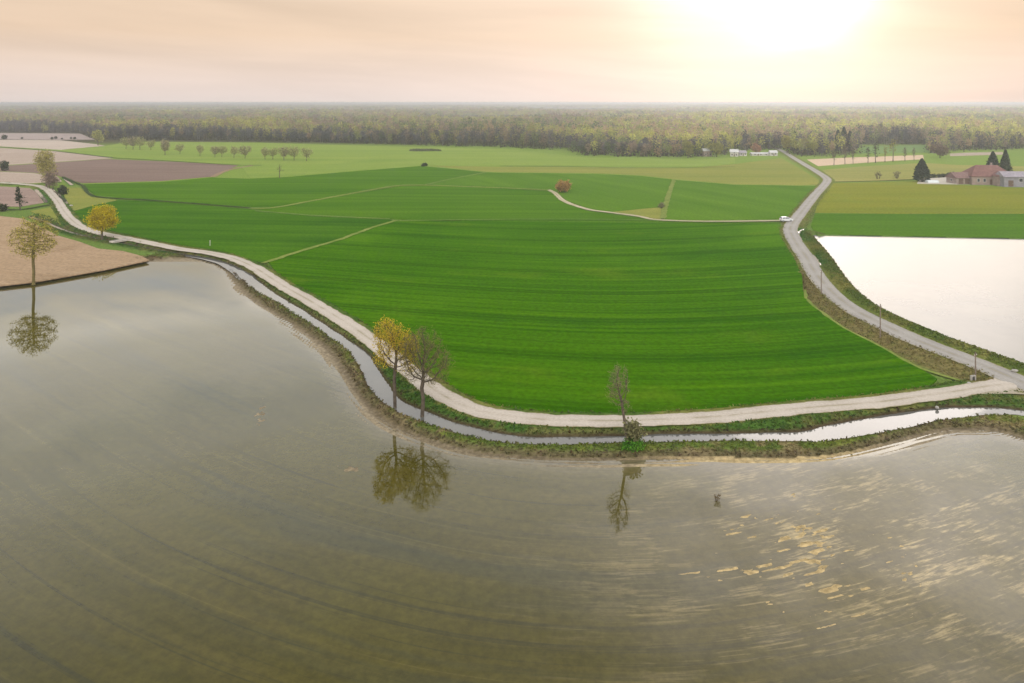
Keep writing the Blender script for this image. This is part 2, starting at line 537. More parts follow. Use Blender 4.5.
# ------------------------------------------------------------------ water
def water_mat(name, muddy=True, rough=.04):
    m, n, b, o = material(name)
    co = n.obj()
    if muddy:
        rd = n.attr('row_dist', 'Fac'); rt = n.attr('row_along', 'Fac'); ld = n.attr('shore_dist', 'Fac')
        wob = n.math('MULTIPLY', n.math('SUBTRACT', n.noise(co, .06, 3, .6), .5), 5.0)
        rw = n.math('ADD', rd, wob)
        s1 = n.noise(n.comb(n.math('MULTIPLY', rw, .42), n.math('MULTIPLY', rt, .035), 0.0), 1.0, 6, .68)
        s2 = n.noise(n.comb(n.math('ADD', n.math('MULTIPLY', rd, 2.0), n.math('MULTIPLY', wob, .8)), n.math('MULTIPLY', rt, .13), 3.0), 1.0, 6, .72)
        pa = n.noise(co, .035, 5, .62, .5)
        gr = n.noise(co, 1.1, 5, .75)
        big = n.noise(n.comb(n.math('MULTIPLY', rw, .13), n.math('MULTIPLY', rt, .014), 9.0), 1.0, 3, .55)
        c = n.mix(n.ramp(s1, .34, .66), (.046, .041, .004), (.066, .056, .009))
        c = n.mix(n.ramp(s2, .54, .74, 0, .13), c, (.105, .085, .034))
        c = n.mix(n.ramp(s2, .46, .26, 0, .16), c, (.038, .036, .012))
        c = n.mix(n.ramp(pa, .42, .66, 0, .6), c, (.072, .065, .010))
        c = n.mix(n.ramp(big, .55, .66, 0, .45), c, (.040, .043, .021))
        fr = n.math('FRACT', n.math('MULTIPLY', n.math('ADD', rd, n.math('MULTIPLY', wob, .25)), 1/13.0))
        tr = n.math('MINIMUM', n.math('ABSOLUTE', n.math('SUBTRACT', fr, .42)), n.math('ABSOLUTE', n.math('SUBTRACT', fr, .55)))
        trk = n.math('MULTIPLY', n.ramp(tr, .008, .04, 1, 0), n.math('MULTIPLY', n.ramp(s2, .35, .6, .2, .7), n.ramp(big, .4, .6, .15, .8)))
        c = n.mix(trk, c, (.034, .036, .014))
        c = n.mix(n.ramp(n.math('ADD', ld, n.math('MULTIPLY', s2, 6.0)), 2.5, 8.0, .55, 0), c, (.20, .17, .12))
        ln = n.noise(n.comb(n.math('MULTIPLY', rd, .85), n.math('MULTIPLY', rt, .007), 17.0), 1.0, 6, .78)
        c = n.mix(n.ramp(ln, .55, .62, 0, .58), c, (.026, .027, .010))
        c = n.mix(n.ramp(ln, .43, .37, 0, .45), c, (.100, .084, .020))
        cz = n.attr('clod_glint_zone', 'Fac')
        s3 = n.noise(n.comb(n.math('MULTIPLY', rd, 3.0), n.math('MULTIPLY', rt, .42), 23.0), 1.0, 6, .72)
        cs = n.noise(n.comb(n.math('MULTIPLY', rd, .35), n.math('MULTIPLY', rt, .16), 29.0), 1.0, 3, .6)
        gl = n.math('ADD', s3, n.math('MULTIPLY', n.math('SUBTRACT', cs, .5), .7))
        c = n.mix(n.math('MULTIPLY', cz, .45), c, (.16, .125, .060))  # broad sun sheen painted in as a paler water colour
        c = n.mix(n.math('MULTIPLY', cz, n.ramp(gl, .50, .74, 0, .85)), c, (.42, .325, .15))  # pale submerged clods, with gold sun glints painted into the colour
        k = n.ramp(gr, .3, .7, .8, 1.2)
        c = n.mix(1.0, c, n.comb(k, k, k), 'MULTIPLY')
        n.put(b.inputs['Base Color'], c)
        rip = n.noise(n.comb(n.math('MULTIPLY', rd, 2.2), n.math('MULTIPLY', rt, .35), 0.0), 1.0, 3, .6)
        rip2 = n.noise(co, .9, 2, .5)
        n.put(b.inputs['Normal'], n.bump(n.math('ADD', rip, rip2), .02, .03))
        b.inputs['Roughness'].default_value = .02
    else:
        pa = n.noise(co, .08, 4, .6)
        n.put(b.inputs['Base Color'], n.mix(n.ramp(pa, .3, .7), (.085, .087, .082), (.115, .112, .098)))
        n.put(b.inputs['Normal'], n.bump(n.noise(co, 1.3, 3, .6), .03, .05))
        b.inputs['Roughness'].default_value = rough
    b.inputs['IOR'].default_value = 1.27 if rough > .1 else 1.36
    b.inputs['Specular IOR Level'].default_value = .68
    return m


def build_paddy():
    xs = np.arange(-260, 151, 1.6); ys = np.arange(22, 186, 1.2)
    X, Y = np.meshgrid(xs, ys)
    P = np.stack([X.ravel(), Y.ravel()], 1)
    dR, tR = dist_poly(P, row_curve)
    dR = dR*np.where(P[:, 1] > np.interp(P[:, 0], row_curve[:, 0], row_curve[:, 1]), -1, 1)
    dL, _ = dist_poly(P, levee)
    V = np.stack([P[:, 0], P[:, 1], np.full(len(P), .05)], 1)
    nr, nc = X.shape
    i = np.arange(nr*nc).reshape(nr, nc)
    Fq = np.stack([i[:-1, :-1], i[:-1, 1:], i[1:, 1:], i[1:, :-1]], -1).reshape(-1, 4)
    me = np_mesh('paddy_water', V, Fq)
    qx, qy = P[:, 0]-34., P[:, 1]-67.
    pt = np.exp(-(((qx*.93+qy*.36)/21.)**2 + ((qx*.36-qy*.93)/16.)**2))  # extent of the painted sheen and glints
    for k, d in (('clod_glint_zone', pt), ('row_dist', dR), ('row_along', tR), ('shore_dist', dL)):
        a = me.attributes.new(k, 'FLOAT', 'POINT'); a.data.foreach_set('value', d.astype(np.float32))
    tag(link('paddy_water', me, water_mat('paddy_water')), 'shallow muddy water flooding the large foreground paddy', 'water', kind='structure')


build_paddy()


def sheet(name, pts, z, mat, label, cat='field', depth=.25, sub=0):
    """A flat field or pavement with a short edge, from picture points on its own level."""
    P = np.array([U(x, y, z) for x, y in pts])
    n = len(P)
    bm = bmesh.new()
    A = [bm.verts.new(p) for p in P]; B = [bm.verts.new((p[0], p[1], z-depth)) for p in P]
    f = bm.faces.new(A)
    for i in range(n):
        bm.faces.new((A[i], B[i], B[(i+1) % n], A[(i+1) % n]))
    bmesh.ops.recalc_face_normals(bm, faces=bm.faces)
    bmesh.ops.triangulate(bm, faces=[f])
    me = bpy.data.meshes.new(name); bm.to_mesh(me); bm.free()
    o = link(name, me, mat)
    return tag(o, label, cat, kind='structure')


def ribbon(name, line, hw, z, mat, label, cat, jitter=0.0, crown=0.0, na=7):
    L = np.asarray(line)
    t = np.gradient(L, axis=0); t /= np.linalg.norm(t, axis=1)[:, None] + 1e-9
    nrm = np.stack([t[:, 1], -t[:, 0]], 1)
    s = np.concatenate([[0], np.cumsum(np.linalg.norm(np.diff(L, axis=0), axis=1))])
    hw = np.broadcast_to(np.asarray(hw, float), (len(L),))
    us = np.linspace(-1, 1, na)
    V, UV = [], []
    jl = (fbm(s*.6, s*0+3, 2)-.5)*jitter; jr = (fbm(s*.6, s*0+9, 6)-.5)*jitter
    for u in us:
        w = hw*u + (jr if u > 0 else jl)*abs(u)
        p = L + nrm*w[:, None]
        V.append(np.stack([p[:, 0], p[:, 1], np.full(len(L), z) + crown*(1-u*u)], 1))
        UV.append(np.stack([np.full(len(L), u), s], 1))
    V = np.stack(V, 1).reshape(-1, 3); UV = np.stack(UV, 1).reshape(-1, 2)
    m = len(L)
    i = np.arange(m*na).reshape(m, na)
    Fq = np.stack([i[:-1, :-1], i[:-1, 1:], i[1:, 1:], i[1:, :-1]], -1).reshape(-1, 4)
    me = np_mesh(name, V, Fq, uv=UV)
    return tag(link(name, me, mat, smooth=True), label, cat, kind='structure')


clear = water_mat('canal_water', False)
ribbon('canal_water', canal, canal_w+.5, .36, clear, 'still water of the narrow winding irrigation canal', 'water', na=3)
sheet('pond_water', [(806, 232)] + [(x-4, y+1.5) for x, y in pond_px] + [(1500, 560), (1500, 241), (1024, 235.5)], .42, water_mat('pond_water', False, .24), 'mirror-bright flooded paddy beyond the asphalt road', 'water', depth=.05)
for (d_, w_), lab in zip(ditches, ('curl of bright water in roadside ditch by junction of dirt track', 'thin sliver of bright water in ditch beside asphalt road',
                                   'pale water strip in ditch right of gravel road near tall poplar', 'pale water strip in ditch left of gravel road', 'short pale water strip behind the tall poplar')):
    ribbon('ditch_water', d_, w_+.1, .62, clear, lab, 'water', na=3)


# ------------------------------------------------------------------ roads and paths
def road_mat(name, base, dark, pale, tracks=.5, grass=None):
    m, n, b, o = material(name)
    uv = n.new('ShaderNodeUVMap').outputs[0]
    u, v, _ = n.sep(uv)
    co = n.obj()
    a = n.math('ABSOLUTE', u)
    big = n.noise(co, .18, 4, .6); fi = n.noise(co, 3.0, 4, .7)
    c = n.mix(n.ramp(big, .3, .7), base, dark)
    tr = n.ramp(n.math('ABSOLUTE', n.math('SUBTRACT', a, .42)), .06, .26, tracks, 0)
    c = n.mix(tr, c, pale)
    if grass:
        c = n.mix(n.math('MULTIPLY', n.ramp(a, .16, .02), n.ramp(big, .4, .6, .05, .5)), c, grass)
        ed = n.math('ADD', a, n.math('MULTIPLY', n.math('SUBTRACT', n.noise(co, .9, 4, .6), .5), .5))
        c = n.mix(n.ramp(ed, .84, 1.02), c, grass)
    k = n.ramp(fi, .25, .75, .85, 1.15)
    c = n.mix(1.0, c, n.comb(k, k, k), 'MULTIPLY')
    n.put(b.inputs['Base Color'], c)
    b.inputs['Roughness'].default_value = .9; b.inputs['Specular IOR Level'].default_value = .2
    n.put(b.inputs['Normal'], n.bump(fi, .3, .05))
    return m


gravel_m = road_mat('white_gravel', (.41, .365, .31), (.35, .31, .255), (.46, .415, .355), .3, (.17, .155, .06))
asphalt_m = road_mat('old_asphalt', (.275, .26, .235), (.23, .215, .195), (.31, .295, .265), .5, (.22, .19, .1))
ribbon('gravel_road', gravel, 1.72, .965, gravel_m, 'pale gravel road curving along the canal', 'road', .6, .05)
ribbon('asphalt_road', asphalt, np.interp(np.linspace(0, 1, len(asphalt)), [0, .7, 1], [2.0, 2.05, 2.5]), .985, asphalt_m, 'narrow grey asphalt road running from junction to village', 'road', .3, .05)
ribbon('dirt_track', track, 1.15, .90, road_mat('dirt', (.36, .31, .2), (.28, .25, .13), (.45, .40, .30), .6, (.12, .16, .04)), 'dirt track bending through the wheat to a shrub', 'track', .5, .02)
sheet('junction_apron', [(930, 395), (960, 388), (984, 381.5), (1002, 375.5), (1034, 389), (1040, 395), (1010, 393.5), (975, 394)], .975, gravel_m, 'gravel apron where gravel road meets asphalt road', 'road', depth=.02)

pathm = field_mat('path_grass', (.125, .175, .035), (.19, .22, .06), patch=.2)
ridgem = field_mat('ridge_grass', (.085, .155, .03), (.14, .19, .045), patch=.2)
weedm = field_mat('weedy_ditch', (.030, .055, .02), (.055, .07, .028), patch=.3)
for px, hw, z, m_, lab in (
        ([(263, 263), (300, 251), (337.5, 240), (367.5, 229), (395, 220.5)], .75, .92, pathm, 'straight grassy path rising between two wheat fields'),
        ([(251, 209), (275, 207.3), (310, 201), (342.5, 195), (370, 190), (400, 185.3), (425, 185), (470, 186.6), (505, 187.8), (549, 190)], 1.1, .92, pathm, 'long pale grass ridge bending between far wheat fields'),
        ([(425, 184.7), (450, 179), (485, 172)], .9, .92, ridgem, 'short grass ridge joining far meadow'),
        ([(255, 210.5), (310, 215), (390, 218.6)], .7, .92, ridgem, 'thin faint ridge across left wheat'),
        ([(395, 220.3), (440, 220), (520, 219), (620, 219.3), (660, 220.5)], .6, .92, ridgem, 'thin faint ridge across middle wheat'),
        ([(662.8, 218.5), (667, 200), (674, 179.6)], 1.0, .93, pathm, 'short grassy track between two far wheat fields'),
        ([(804, 290), (808, 301), (822, 312.5), (843, 327.5), (880, 346), (904.5, 360.5), (930, 371), (962, 381)], .35, .80, pathm, 'pale trodden line along wheat edge below asphalt road'),
        ([(62.5, 176.5), (72, 181), (82.5, 185.5), (92.5, 195.5), (117.5, 198.3), (150, 200), (250, 207.7)], .8, .88, weedm, 'weedy dark ditch winding beside left wheat'),
        ([(0, 147), (30, 149), (55, 151), (115, 158)], 1.2, .75, weedm, 'dark ditch between pale fields'),
        ([(115, 158), (175, 161.3), (240, 165), (262, 165.3)], .9, .75, weedm, 'dark ditch along ploughed field'),
        ([(0, 184.8), (25, 184.6), (62, 182.5)], .9, .75, weedm, 'dark hedge bottom by gravel road end'),
        ([(0, 208.5), (20, 209.5), (45, 205.5), (58, 203.5)], .9, .78, weedm, 'dark ditch below bare columnar tree'),
        ([(832, 182), (880, 180.8), (918, 179.3)], .7, .78, weedm, 'dark ditch behind olive field'),
        ([(500, 166), (560, 166.3), (620, 167.6), (690, 167.5), (735, 166.8)], .6, .78, weedm, 'thin dark ditch across far meadow'),
        ([(212, 177), (230, 169.5), (252, 165.5)], 1.4, .75, field_mat('bare_bank', (.22, .16, .1), (.27, .2, .12)), 'bare earth bank at end of ploughed field')):
    sp = spline(U2(px, z), 2.0)
    ribbon('grass_strip' if m_ in (pathm, ridgem) else 'field_ditch', sp, hw, z, m_, lab, 'path' if m_ in (pathm, ridgem) else 'ditch', 1.0, .08, 3)

# ------------------------------------------------------------------ fields
W1, W2 = (.019, .082, .0003), (.060, .150, .001)
wheat = field_mat('wheat_near', W1, W2, curve=.32, x0=22, along=.012, across=.85, patch=.016, c3=(.070, .165, .006), tram=19.0)
wheat_l = field_mat('wheat_left', (.024, .085, .003), (.060, .145, .005), rot=.10, along=.01, across=.22, patch=.02)
wheat_m = field_mat('wheat_middle', (.036, .105, .004), (.075, .16, .007), rot=.03, along=.008, across=.16, patch=.012)
wheat_f = field_mat('wheat_far', (.055, .13, .008), (.09, .175, .014), rot=1.15, along=.008, across=.08, patch=.012)
zf = .84
sheet('wheat_field', [(268, 261.5), (300, 251.7), (337.5, 240.7), (367.5, 229.7), (395, 221.2), (412, 220.7), (520, 221.3), (640, 222.8), (781, 224), (784, 231), (787, 246), (797, 262), (802, 276), (803, 290),
                      (807, 301), (822, 313), (843, 328), (880, 346.5), (904.5, 361), (925, 371), (937, 378.5), (930, 386), (880, 394.5), (814, 399.5), (747, 406), (680, 411.5), (600, 413), (540, 411.5), (494, 406),
                      (456, 395), (431, 380), (407, 359.5), (371, 331), (345, 313), (310, 293), (280, 276.5)], zf, wheat, 'large vivid green wheat field between gravel and asphalt roads')
sheet('wheat_field', [(72, 212), (95, 205), (119, 200), (150, 201), (250, 209), (310, 216), (391, 219.5), (393, 220.6), (367, 229), (337, 240), (300, 251), (264, 261.5), (252, 262), (232, 253), (207, 248), (180, 244.5), (145, 237.5), (120, 232.5), (97, 227.5), (82, 222)], zf-.02, wheat_l, 'green wheat field right of gravel road at left')
sheet('wheat_field', [(84, 184.3), (162, 181.8), (212, 177.5), (250, 178.7), (287, 177), (357, 171), (422, 166), (484, 172), (450, 178.7), (425, 184.3), (400, 184.8), (342, 194.5), (310, 200.5), (275, 206.7), (250, 206.6), (150, 199.2), (118, 197.3), (95, 195), (85, 187)], zf-.04, wheat_m, 'far left wheat field beside ploughed soil')
sheet('wheat_field', [(256, 209.7), (275, 208), (342, 195.7), (400, 186), (425, 185.7), (505, 188.4), (548, 191), (554, 194), (563, 202.3), (587, 210.7), (611, 214), (638, 217.4), (655, 221), (705, 222.6), (781, 222.3), (781, 223.5), (640, 222), (520, 220.8), (412, 219.8), (391, 218.4), (310, 214.6)], zf-.01, wheat_m, 'middle wheat field left of dirt track')
sheet('wheat_field', [(427, 184.5), (452, 179), (487, 172.4), (594, 173.8), (640, 175.8), (672, 179.5), (662, 206), (655, 207.3), (611, 211.6), (589, 208.6), (567, 200.5), (556, 191.8), (548, 189), (505, 187.2)], zf-.05, wheat_f, 'wheat field behind the reddish shrub')
sheet('wheat_field', [(675.5, 180), (734, 184.8), (799, 185.8), (820, 186), (806, 202), (797, 212), (788, 218.5), (705, 220.4), (664.5, 218.8)], zf-.03, wheat_f, 'far right wheat field behind the white car')
olive_f = field_mat('olive_meadow', (.165, .19, .04), (.225, .225, .052), rot=.02, along=.006, across=.09, patch=.01)
sheet('grass_field', [(611, 212), (655, 207.6), (661, 207.6), (661, 219), (655, 218.3), (638, 215.3)], zf-.02, olive_f, 'small olive grass triangle beside dirt track')
sheet('grass_field', [(430, 165.6), (500, 167), (560, 167), (690, 168), (735, 164), (781, 158), (800, 168.5), (819, 180), (818, 184.5), (799, 185), (734, 184), (676, 179), (640, 175), (594, 173), (500, 172), (486, 171.4)], zf-.10, olive_f, 'long yellowish grass field in front of village')
lg = field_mat('pale_meadow', (.15, .225, .04), (.21, .265, .055), rot=.02, along=.004, across=.06, patch=.008, c3=(.11, .195, .03))
sheet('meadow', [(60, 150.5), (105, 146), (130, 141.5), (256, 142.5), (340, 145), (512, 149.5), (585, 157.5), (700, 159.5), (735, 158), (735, 163.6), (690, 167), (560, 165.8), (500, 165.6), (422, 165.3), (357, 170.3), (287, 176), (250, 177.6), (240, 165), (175, 161), (115, 157.5)], zf-.16, lg, 'wide pale green meadow before the woodland')
soil_b = field_mat('ploughed_soil', (.155, .108, .088), (.205, .150, .125), rot=.06, along=.01, across=.2, patch=.015)
soil_p = field_mat('pale_soil', (.31, .245, .195), (.37, .30, .245), rot=-.1, along=.01, across=.15, patch=.02)
soil_s = field_mat('sandy_soil', (.29, .205, .125), (.35, .255, .165), rot=.22, along=.02, across=.5, patch=.04, c3=(.25, .175, .105))
soil_k = field_mat('pinkish_soil', (.235, .17, .14), (.29, .215, .18), rot=.1, along=.01, across=.25, patch=.02)
sheet('ploughed_field', [(0, 166), (32, 164), (54, 162.5), (107, 159), (175, 161.8), (238, 165.5), (212, 176.5), (162, 180.8), (82, 183), (66, 178.5), (57, 175.3), (32, 172.5), (0, 171)], zf-.12, soil_b, 'dark brown ploughed field left of meadow')
sheet('ploughed_field', [(-160, 150), (0, 147.8), (30, 149.7), (55, 151.3), (113, 158.2), (54, 162), (0, 165.3), (-160, 172)], zf-.14, soil_p, 'pale bare field above dark ploughed field')
sheet('ploughed_field', [(-160, 141), (0, 139.8), (60, 140.2), (97, 144.3), (105, 145.7), (60, 149.8), (0, 146.3), (-160, 148)], zf-.15, field_mat('paler_soil', (.37, .31, .255), (.43, .36, .30), along=.006, across=.08), 'palest bare field below woodland')
sheet('ploughed_field', [(-160, 133), (0, 133), (80, 133.6), (95, 139.5), (60, 139.7), (0, 139.3), (-160, 140.5)], zf-.17, field_mat('greyish_soil', (.27, .22, .2), (.33, .27, .245), along=.006, across=.08), 'greyish bare field against the wood')
sheet('ploughed_field', [(-160, 174), (0, 171.6), (32, 173), (57, 176), (62, 181.3), (25, 183.6), (0, 183.8), (-160, 186)], zf-.13, soil_p, 'pale bare field behind tall poplar')
sheet('ploughed_field', [(-160, 188), (0, 186.3), (30, 188), (36, 192), (44, 202.5), (20, 206.5), (0, 206), (-160, 210)], zf-.1, soil_k, 'pinkish bare field with columnar tree below it')
sheet('ploughed_field', [(-260, 250), (-160, 222), (0, 216), (23, 218.5), (42, 227.5), (58, 235.5), (79, 241.5), (98, 248.5), (123, 251), (142, 256), (149, 260), (105, 269.3), (70, 275.4), (35, 281.4), (0, 285.3), (-120, 301), (-260, 320)], zf-.12, soil_s, 'sandy brown bare field at left edge of water')
sheet('grass_field', [(66, 187.5), (80, 187.5), (91, 197), (117, 200), (95, 205), (72, 211), (70, 205), (64, 196)], zf-.08, olive_f, 'small light green wedge right of gravel road')
sheet('grass_field', [(30, 211), (56, 206), (62, 214), (72, 224.5), (60, 224.5), (46, 218)], zf-.1, olive_f, 'small light green wedge left of gravel road')
ol2 = field_mat('olive_grass', (.135, .165, .018), (.195, .195, .024), rot=.02, along=.006, across=.09, patch=.02, c3=(.13, .19, .03))
sheet('grass_field', [(831, 183.5), (880, 182), (918, 181), (924, 184), (956, 185), (1024, 188), (1200, 196), (1200, 216), (1024, 213.3), (907, 213.3), (815, 212.5), (818, 203), (824, 193)], zf-.06, ol2, 'broad olive yellow field below the farm')
sheet('wheat_field', [(815, 213.3), (907, 214), (1024, 214), (1200, 217), (1200, 240), (1024, 237.6), (900, 235.3), (816, 233.8), (811, 226)], zf-.08, field_mat('strip_wheat', (.045, .115, .006), (.075, .16, .009), along=.008, across=.2, patch=.02), 'green wheat strip along far edge of bright pond')
sheet('grass_field', [(822, 170), (860, 166.5), (923, 163), (960, 165), (1024, 166), (1200, 170), (1200, 185), (1024, 178), (956, 176.5), (918, 178.7), (880, 180.4), (834, 181.5), (829, 176)], zf-.12, field_mat('yellow_meadow', (.20, .21, .055), (.27, .25, .075), along=.006, across=.1, patch=.02), 'yellow green meadow behind lone conifer')
sheet('stubble_field', [(807, 159.5), (850, 157.5), (923, 155), (924, 159), (880, 161.5), (818, 166)], zf-.10, field_mat('stubble', (.48, .36, .25), (.55, .42, .3), along=.006, across=.1), 'tan stubble strip behind thin trees')
sheet('stubble_field', [(950, 153.5), (969, 152.6), (1003, 152), (1003, 154.5), (969, 155.5), (950, 156)], zf-.10, soil_p, 'small tan strip behind the farm')
sheet('grass_field', [(1005, 152), (1200, 150), (1200, 168), (1012, 166)], zf-.09, field_mat('bright_meadow', (.13, .21, .035), (.17, .23, .045)), 'bright green meadow behind farm at right edge')
sheet('grass_field', [(858, 153.5), (862, 146.5), (925, 145), (930, 152.5)], zf-.11, field_mat('clearing', (.11, .2, .06), (.15, .22, .07)), 'green clearing in the right woodland')
sheet('farm_yard', [(917, 183.5), (919, 178.8), (953, 176.8), (958, 178), (957, 184)], zf+.06, solid('pale_concrete', (.40, .365, .30), .9, .1, .3), 'pale concrete farm yard', 'yard', depth=.2)

# ------------------------------------------------------------------ trees
bark_grey = solid('bark_grey', (.085, .066, .05), .95, .35, 2.0)
bark_dark = solid('bark_dark', (.075, .060, .044), .95, .35, 2.0)
bark_olive = solid('bark_olive', (.12, .098, .035), .95, .3, 2.0)


def tubes(P, par, rad, sides_thick=6):
    """Branch skeleton -> (V, Fq)."""
    Vs, Fs = [], []
    off = 0
    c = np.nonzero(par >= 0)[0]
    a, b = P[par[c]], P[c]
    ra, rb = np.minimum(rad[par[c]], rad[c]*1.5), rad[c]
    d = b-a; L = np.linalg.norm(d, axis=1, keepdims=True); d = d/np.maximum(L, 1e-9)
    ref = np.where(np.abs(d[:, 2:3]) < .9, np.array([[0, 0, 1.]]), np.array([[1., 0, 0]]))
    x = np.cross(d, ref); x /= np.linalg.norm(x, axis=1, keepdims=True)+1e-9
    y = np.cross(d, x)
    n = 5
    th = np.arange(n)*2*np.pi/n
    ring = np.cos(th)[None, :, None]*x[:, None] + np.sin(th)[None, :, None]*y[:, None]
    A = a[:, None]+ring*ra[:, None, None]; B = b[:, None]+ring*rb[:, None, None]
    V = np.concatenate([A, B], 1).reshape(-1, 3)
    m = len(c)
    base = (np.arange(m)*2*n)[:, None]
    j = np.arange(n)[None]; k = (j+1) % n
    Fq = np.stack([base+j, base+k, base+n+k, base+n+j], -1).reshape(-1, 4)
    return V, Fq


def quads(C, size, rng, flat=0.0, aspect=1.0):
    m = len(C)
    a = rng.normal(size=(m, 3)); a /= np.linalg.norm(a, axis=1, keepdims=True)
    b = rng.normal(size=(m, 3)); b -= (b*a).sum(1, keepdims=True)*a; b /= np.linalg.norm(b, axis=1, keepdims=True)
    if flat:
        a[:, 2] *= 1-flat; b[:, 2] *= 1-flat
    s = np.asarray(size).reshape(-1, 1)
    a = a*s; b = b*s*aspect
    V = np.stack([C-a, C-b*.7, C+a, C+b*.7], 1).reshape(-1, 3)
    return V, np.arange(m*4).reshape(-1, 4)


def colonize(rng, attr, trunk, step, infl, kill, iters=120):
    P = [np.asarray(p, float) for p in trunk]
    par = [-1]+list(range(len(trunk)-1))
    A = np.asarray(attr, float)
    P_ = np.array(P)
    D = np.linalg.norm(A[:, None]-P_[None], axis=2)
    near = D.argmin(1); nd = D.min(1)
    for _ in range(iters):
        if len(A) == 0:
            break
        act = nd < infl
        if not act.any():
            break
        new, npar = [], []
        P_ = np.array(P)
        for i in np.unique(near[act]):
            v = A[act & (near == i)]-P_[i]
            v /= np.linalg.norm(v, axis=1, keepdims=True)+1e-9
            d = v.mean(0) + rng.normal(0, .12, 3)
            L = np.linalg.norm(d)
            if L < 1e-3:
                continue
            new.append(P_[i]+d/L*step); npar.append(i)
        if not new:
            break
        s0 = len(P)
        P += new; par += npar
        Nw = np.array(new)
        D = np.linalg.norm(A[:, None]-Nw[None], axis=2)
        j = D.argmin(1); dm = D.min(1)
        u = dm < nd
        near[u] = s0+j[u]; nd[u] = dm[u]
        keep = nd > kill
        A, near, nd = A[keep], near[keep], nd[keep]
        if len(P) > 4000:
            break
    return np.array(P), np.array(par)


def radii(par, tip, expo=2.2, base=None):
    n = len(par)
    acc = np.zeros(n); ch = np.zeros(n, int)
    for i in range(n-1, -1, -1):
        if ch[i] == 0:
            acc[i] = tip**expo
        if par[i] >= 0:
            acc[par[i]] += acc[i]; ch[par[i]] += 1
    r = acc**(1/expo)
    if base:
        r = np.where(r > tip*1.2, tip + (r-tip)*(base-tip)/max(r[0]-tip, 1e-6), r)
    return r, ch


def grow(seed, trunk, lobes, n_attr, step=.55, tip=.025, base=.3, leaf=None, leaf_n=3, leaf_s=.16, leaf_spread=.3, kill=.8, infl=6.0, leaf_where=None, aspect=1.0, tip_k=2.6):
    """Trunk polyline + ellipsoid lobes (cx,cy,cz,rx,ry,rz) -> trunk mesh arrays, leaf quads."""
    rng = np.random.default_rng(seed)
    vol = np.array([l[3]*l[4]*l[5] for l in lobes]); pick = rng.choice(len(lobes), n_attr, p=vol/vol.sum())
    Lb = np.array(lobes)[pick]
    d = rng.normal(size=(n_attr, 3)); d /= np.linalg.norm(d, axis=1, keepdims=True)
    rr = rng.random(n_attr)**(1/2.6)
    A = Lb[:, :3] + d*rr[:, None]*Lb[:, 3:6]*rng.uniform(.9, 1.06, (n_attr, 1))
    t = []
    for a, b in zip(trunk[:-1], trunk[1:]):
        a, b = np.array(a, float), np.array(b, float)
        k = max(1, int(np.linalg.norm(b-a)/step))
        t += [a+(b-a)*i/k for i in range(k)]
    t.append(np.array(trunk[-1], float))
    P, par = colonize(rng, A, t, step, infl, kill)
    r, ch = radii(par, tip, base=base)
    r[0] *= 1.5
    if len(r) > 1: r[1] *= 1.15
    Vt, Ft = tubes(P, par, r)
    tips = np.nonzero(r < tip*tip_k)[0]
    if leaf_where is not None:
        tips = tips[leaf_where(P[tips], rng)]
    C = np.repeat(P[tips], leaf_n, 0) + rng.normal(0, leaf_spread, (len(tips)*leaf_n, 3))
    Vl, Fl = quads(C, rng.uniform(.5, 1.3, len(C))*leaf_s, rng, aspect=aspect)
    return (Vt, Ft), (Vl, Fl)


def tree_obj(name, label, cat, loc, tr, cr, bark, leafm, group=None, rz=0.0):
    t = thing(name, label, cat, loc, rz, group)
    link('trunk', np_mesh('trunk', *tr), bark, t)
    if cr is not None and len(cr[0]):
        link('crown', np_mesh('crown', *cr), leafm, t)
    return t


def at(px, py, z):
    return U(px, py, z)


# 1 - tall tree on the sandy field's edge, reflected in the paddy
tr, cr = grow(3, [(0, 0, -.3), (.05, 0, 2.5), (-.1, 0, 5.0), (0, 0, 8.0), (.1, 0, 12.5)], [(0, 0, 9.8, 5.2, 4.6, 4.2), (0, .2, 12.6, 3.2, 3.0, 2.6)], 900, step=.42, tip=.04, base=.30, kill=.6, leaf_n=9, leaf_s=.115, leaf_spread=.3)
tree_obj('solitary_tree', 'tall round tree with sparse olive spring leaves standing at edge of sandy field and water', 'tree', at(33.5, 283.5, .5), tr, cr, bark_olive, leaf_mat('olive_leaf', (.40, .35, .06), (.32, .28, .06)))
# 2 - dense yellow tree beside the gravel road
tr, cr = grow(5, [(0, 0, -.2), (0, 0, 2.2), (.1, 0, 4.5)], [(0, 0, 5.7, 4.5, 4.2, 3.6), (.6, 0, 7.4, 3.2, 3, 2.5)], 480, step=.5, tip=.03, base=.26, leaf_n=26, leaf_s=.19, leaf_spread=.45)
tree_obj('yellow_tree', 'dense golden yellow tree between gravel road and ditch', 'tree', at(102, 238.5, .8), tr, cr, bark_dark, leaf_mat('gold_leaf', (.50, .40, .012), (.40, .34, .012)))
# 3 - tall poplar far left
tr, cr = grow(8, [(0, 0, -.2), (.2, 0, 5), (0, 0, 15)], [(-.8, 0, 13.2, 4.6, 4.2, 4.6), (.2, 0, 8.5, 4.2, 4, 4.5), (1.8, 0, 4, 3.2, 3, 3.2)], 420, step=.7, tip=.05, base=.4, kill=1.0, leaf_n=18, leaf_s=.27, leaf_spread=.6,
              leaf_where=lambda P, g: g.random(len(P)) < np.clip((P[:, 2]-4)/5, .12, 1))
tree_obj('poplar_tree', 'tall poplar with yellowish top and bare lower branches behind end of gravel road', 'tree', at(46.5, 187.5, G), tr, cr, bark_grey, leaf_mat('poplar_leaf', (.40, .36, .11), (.31, .28, .10)))
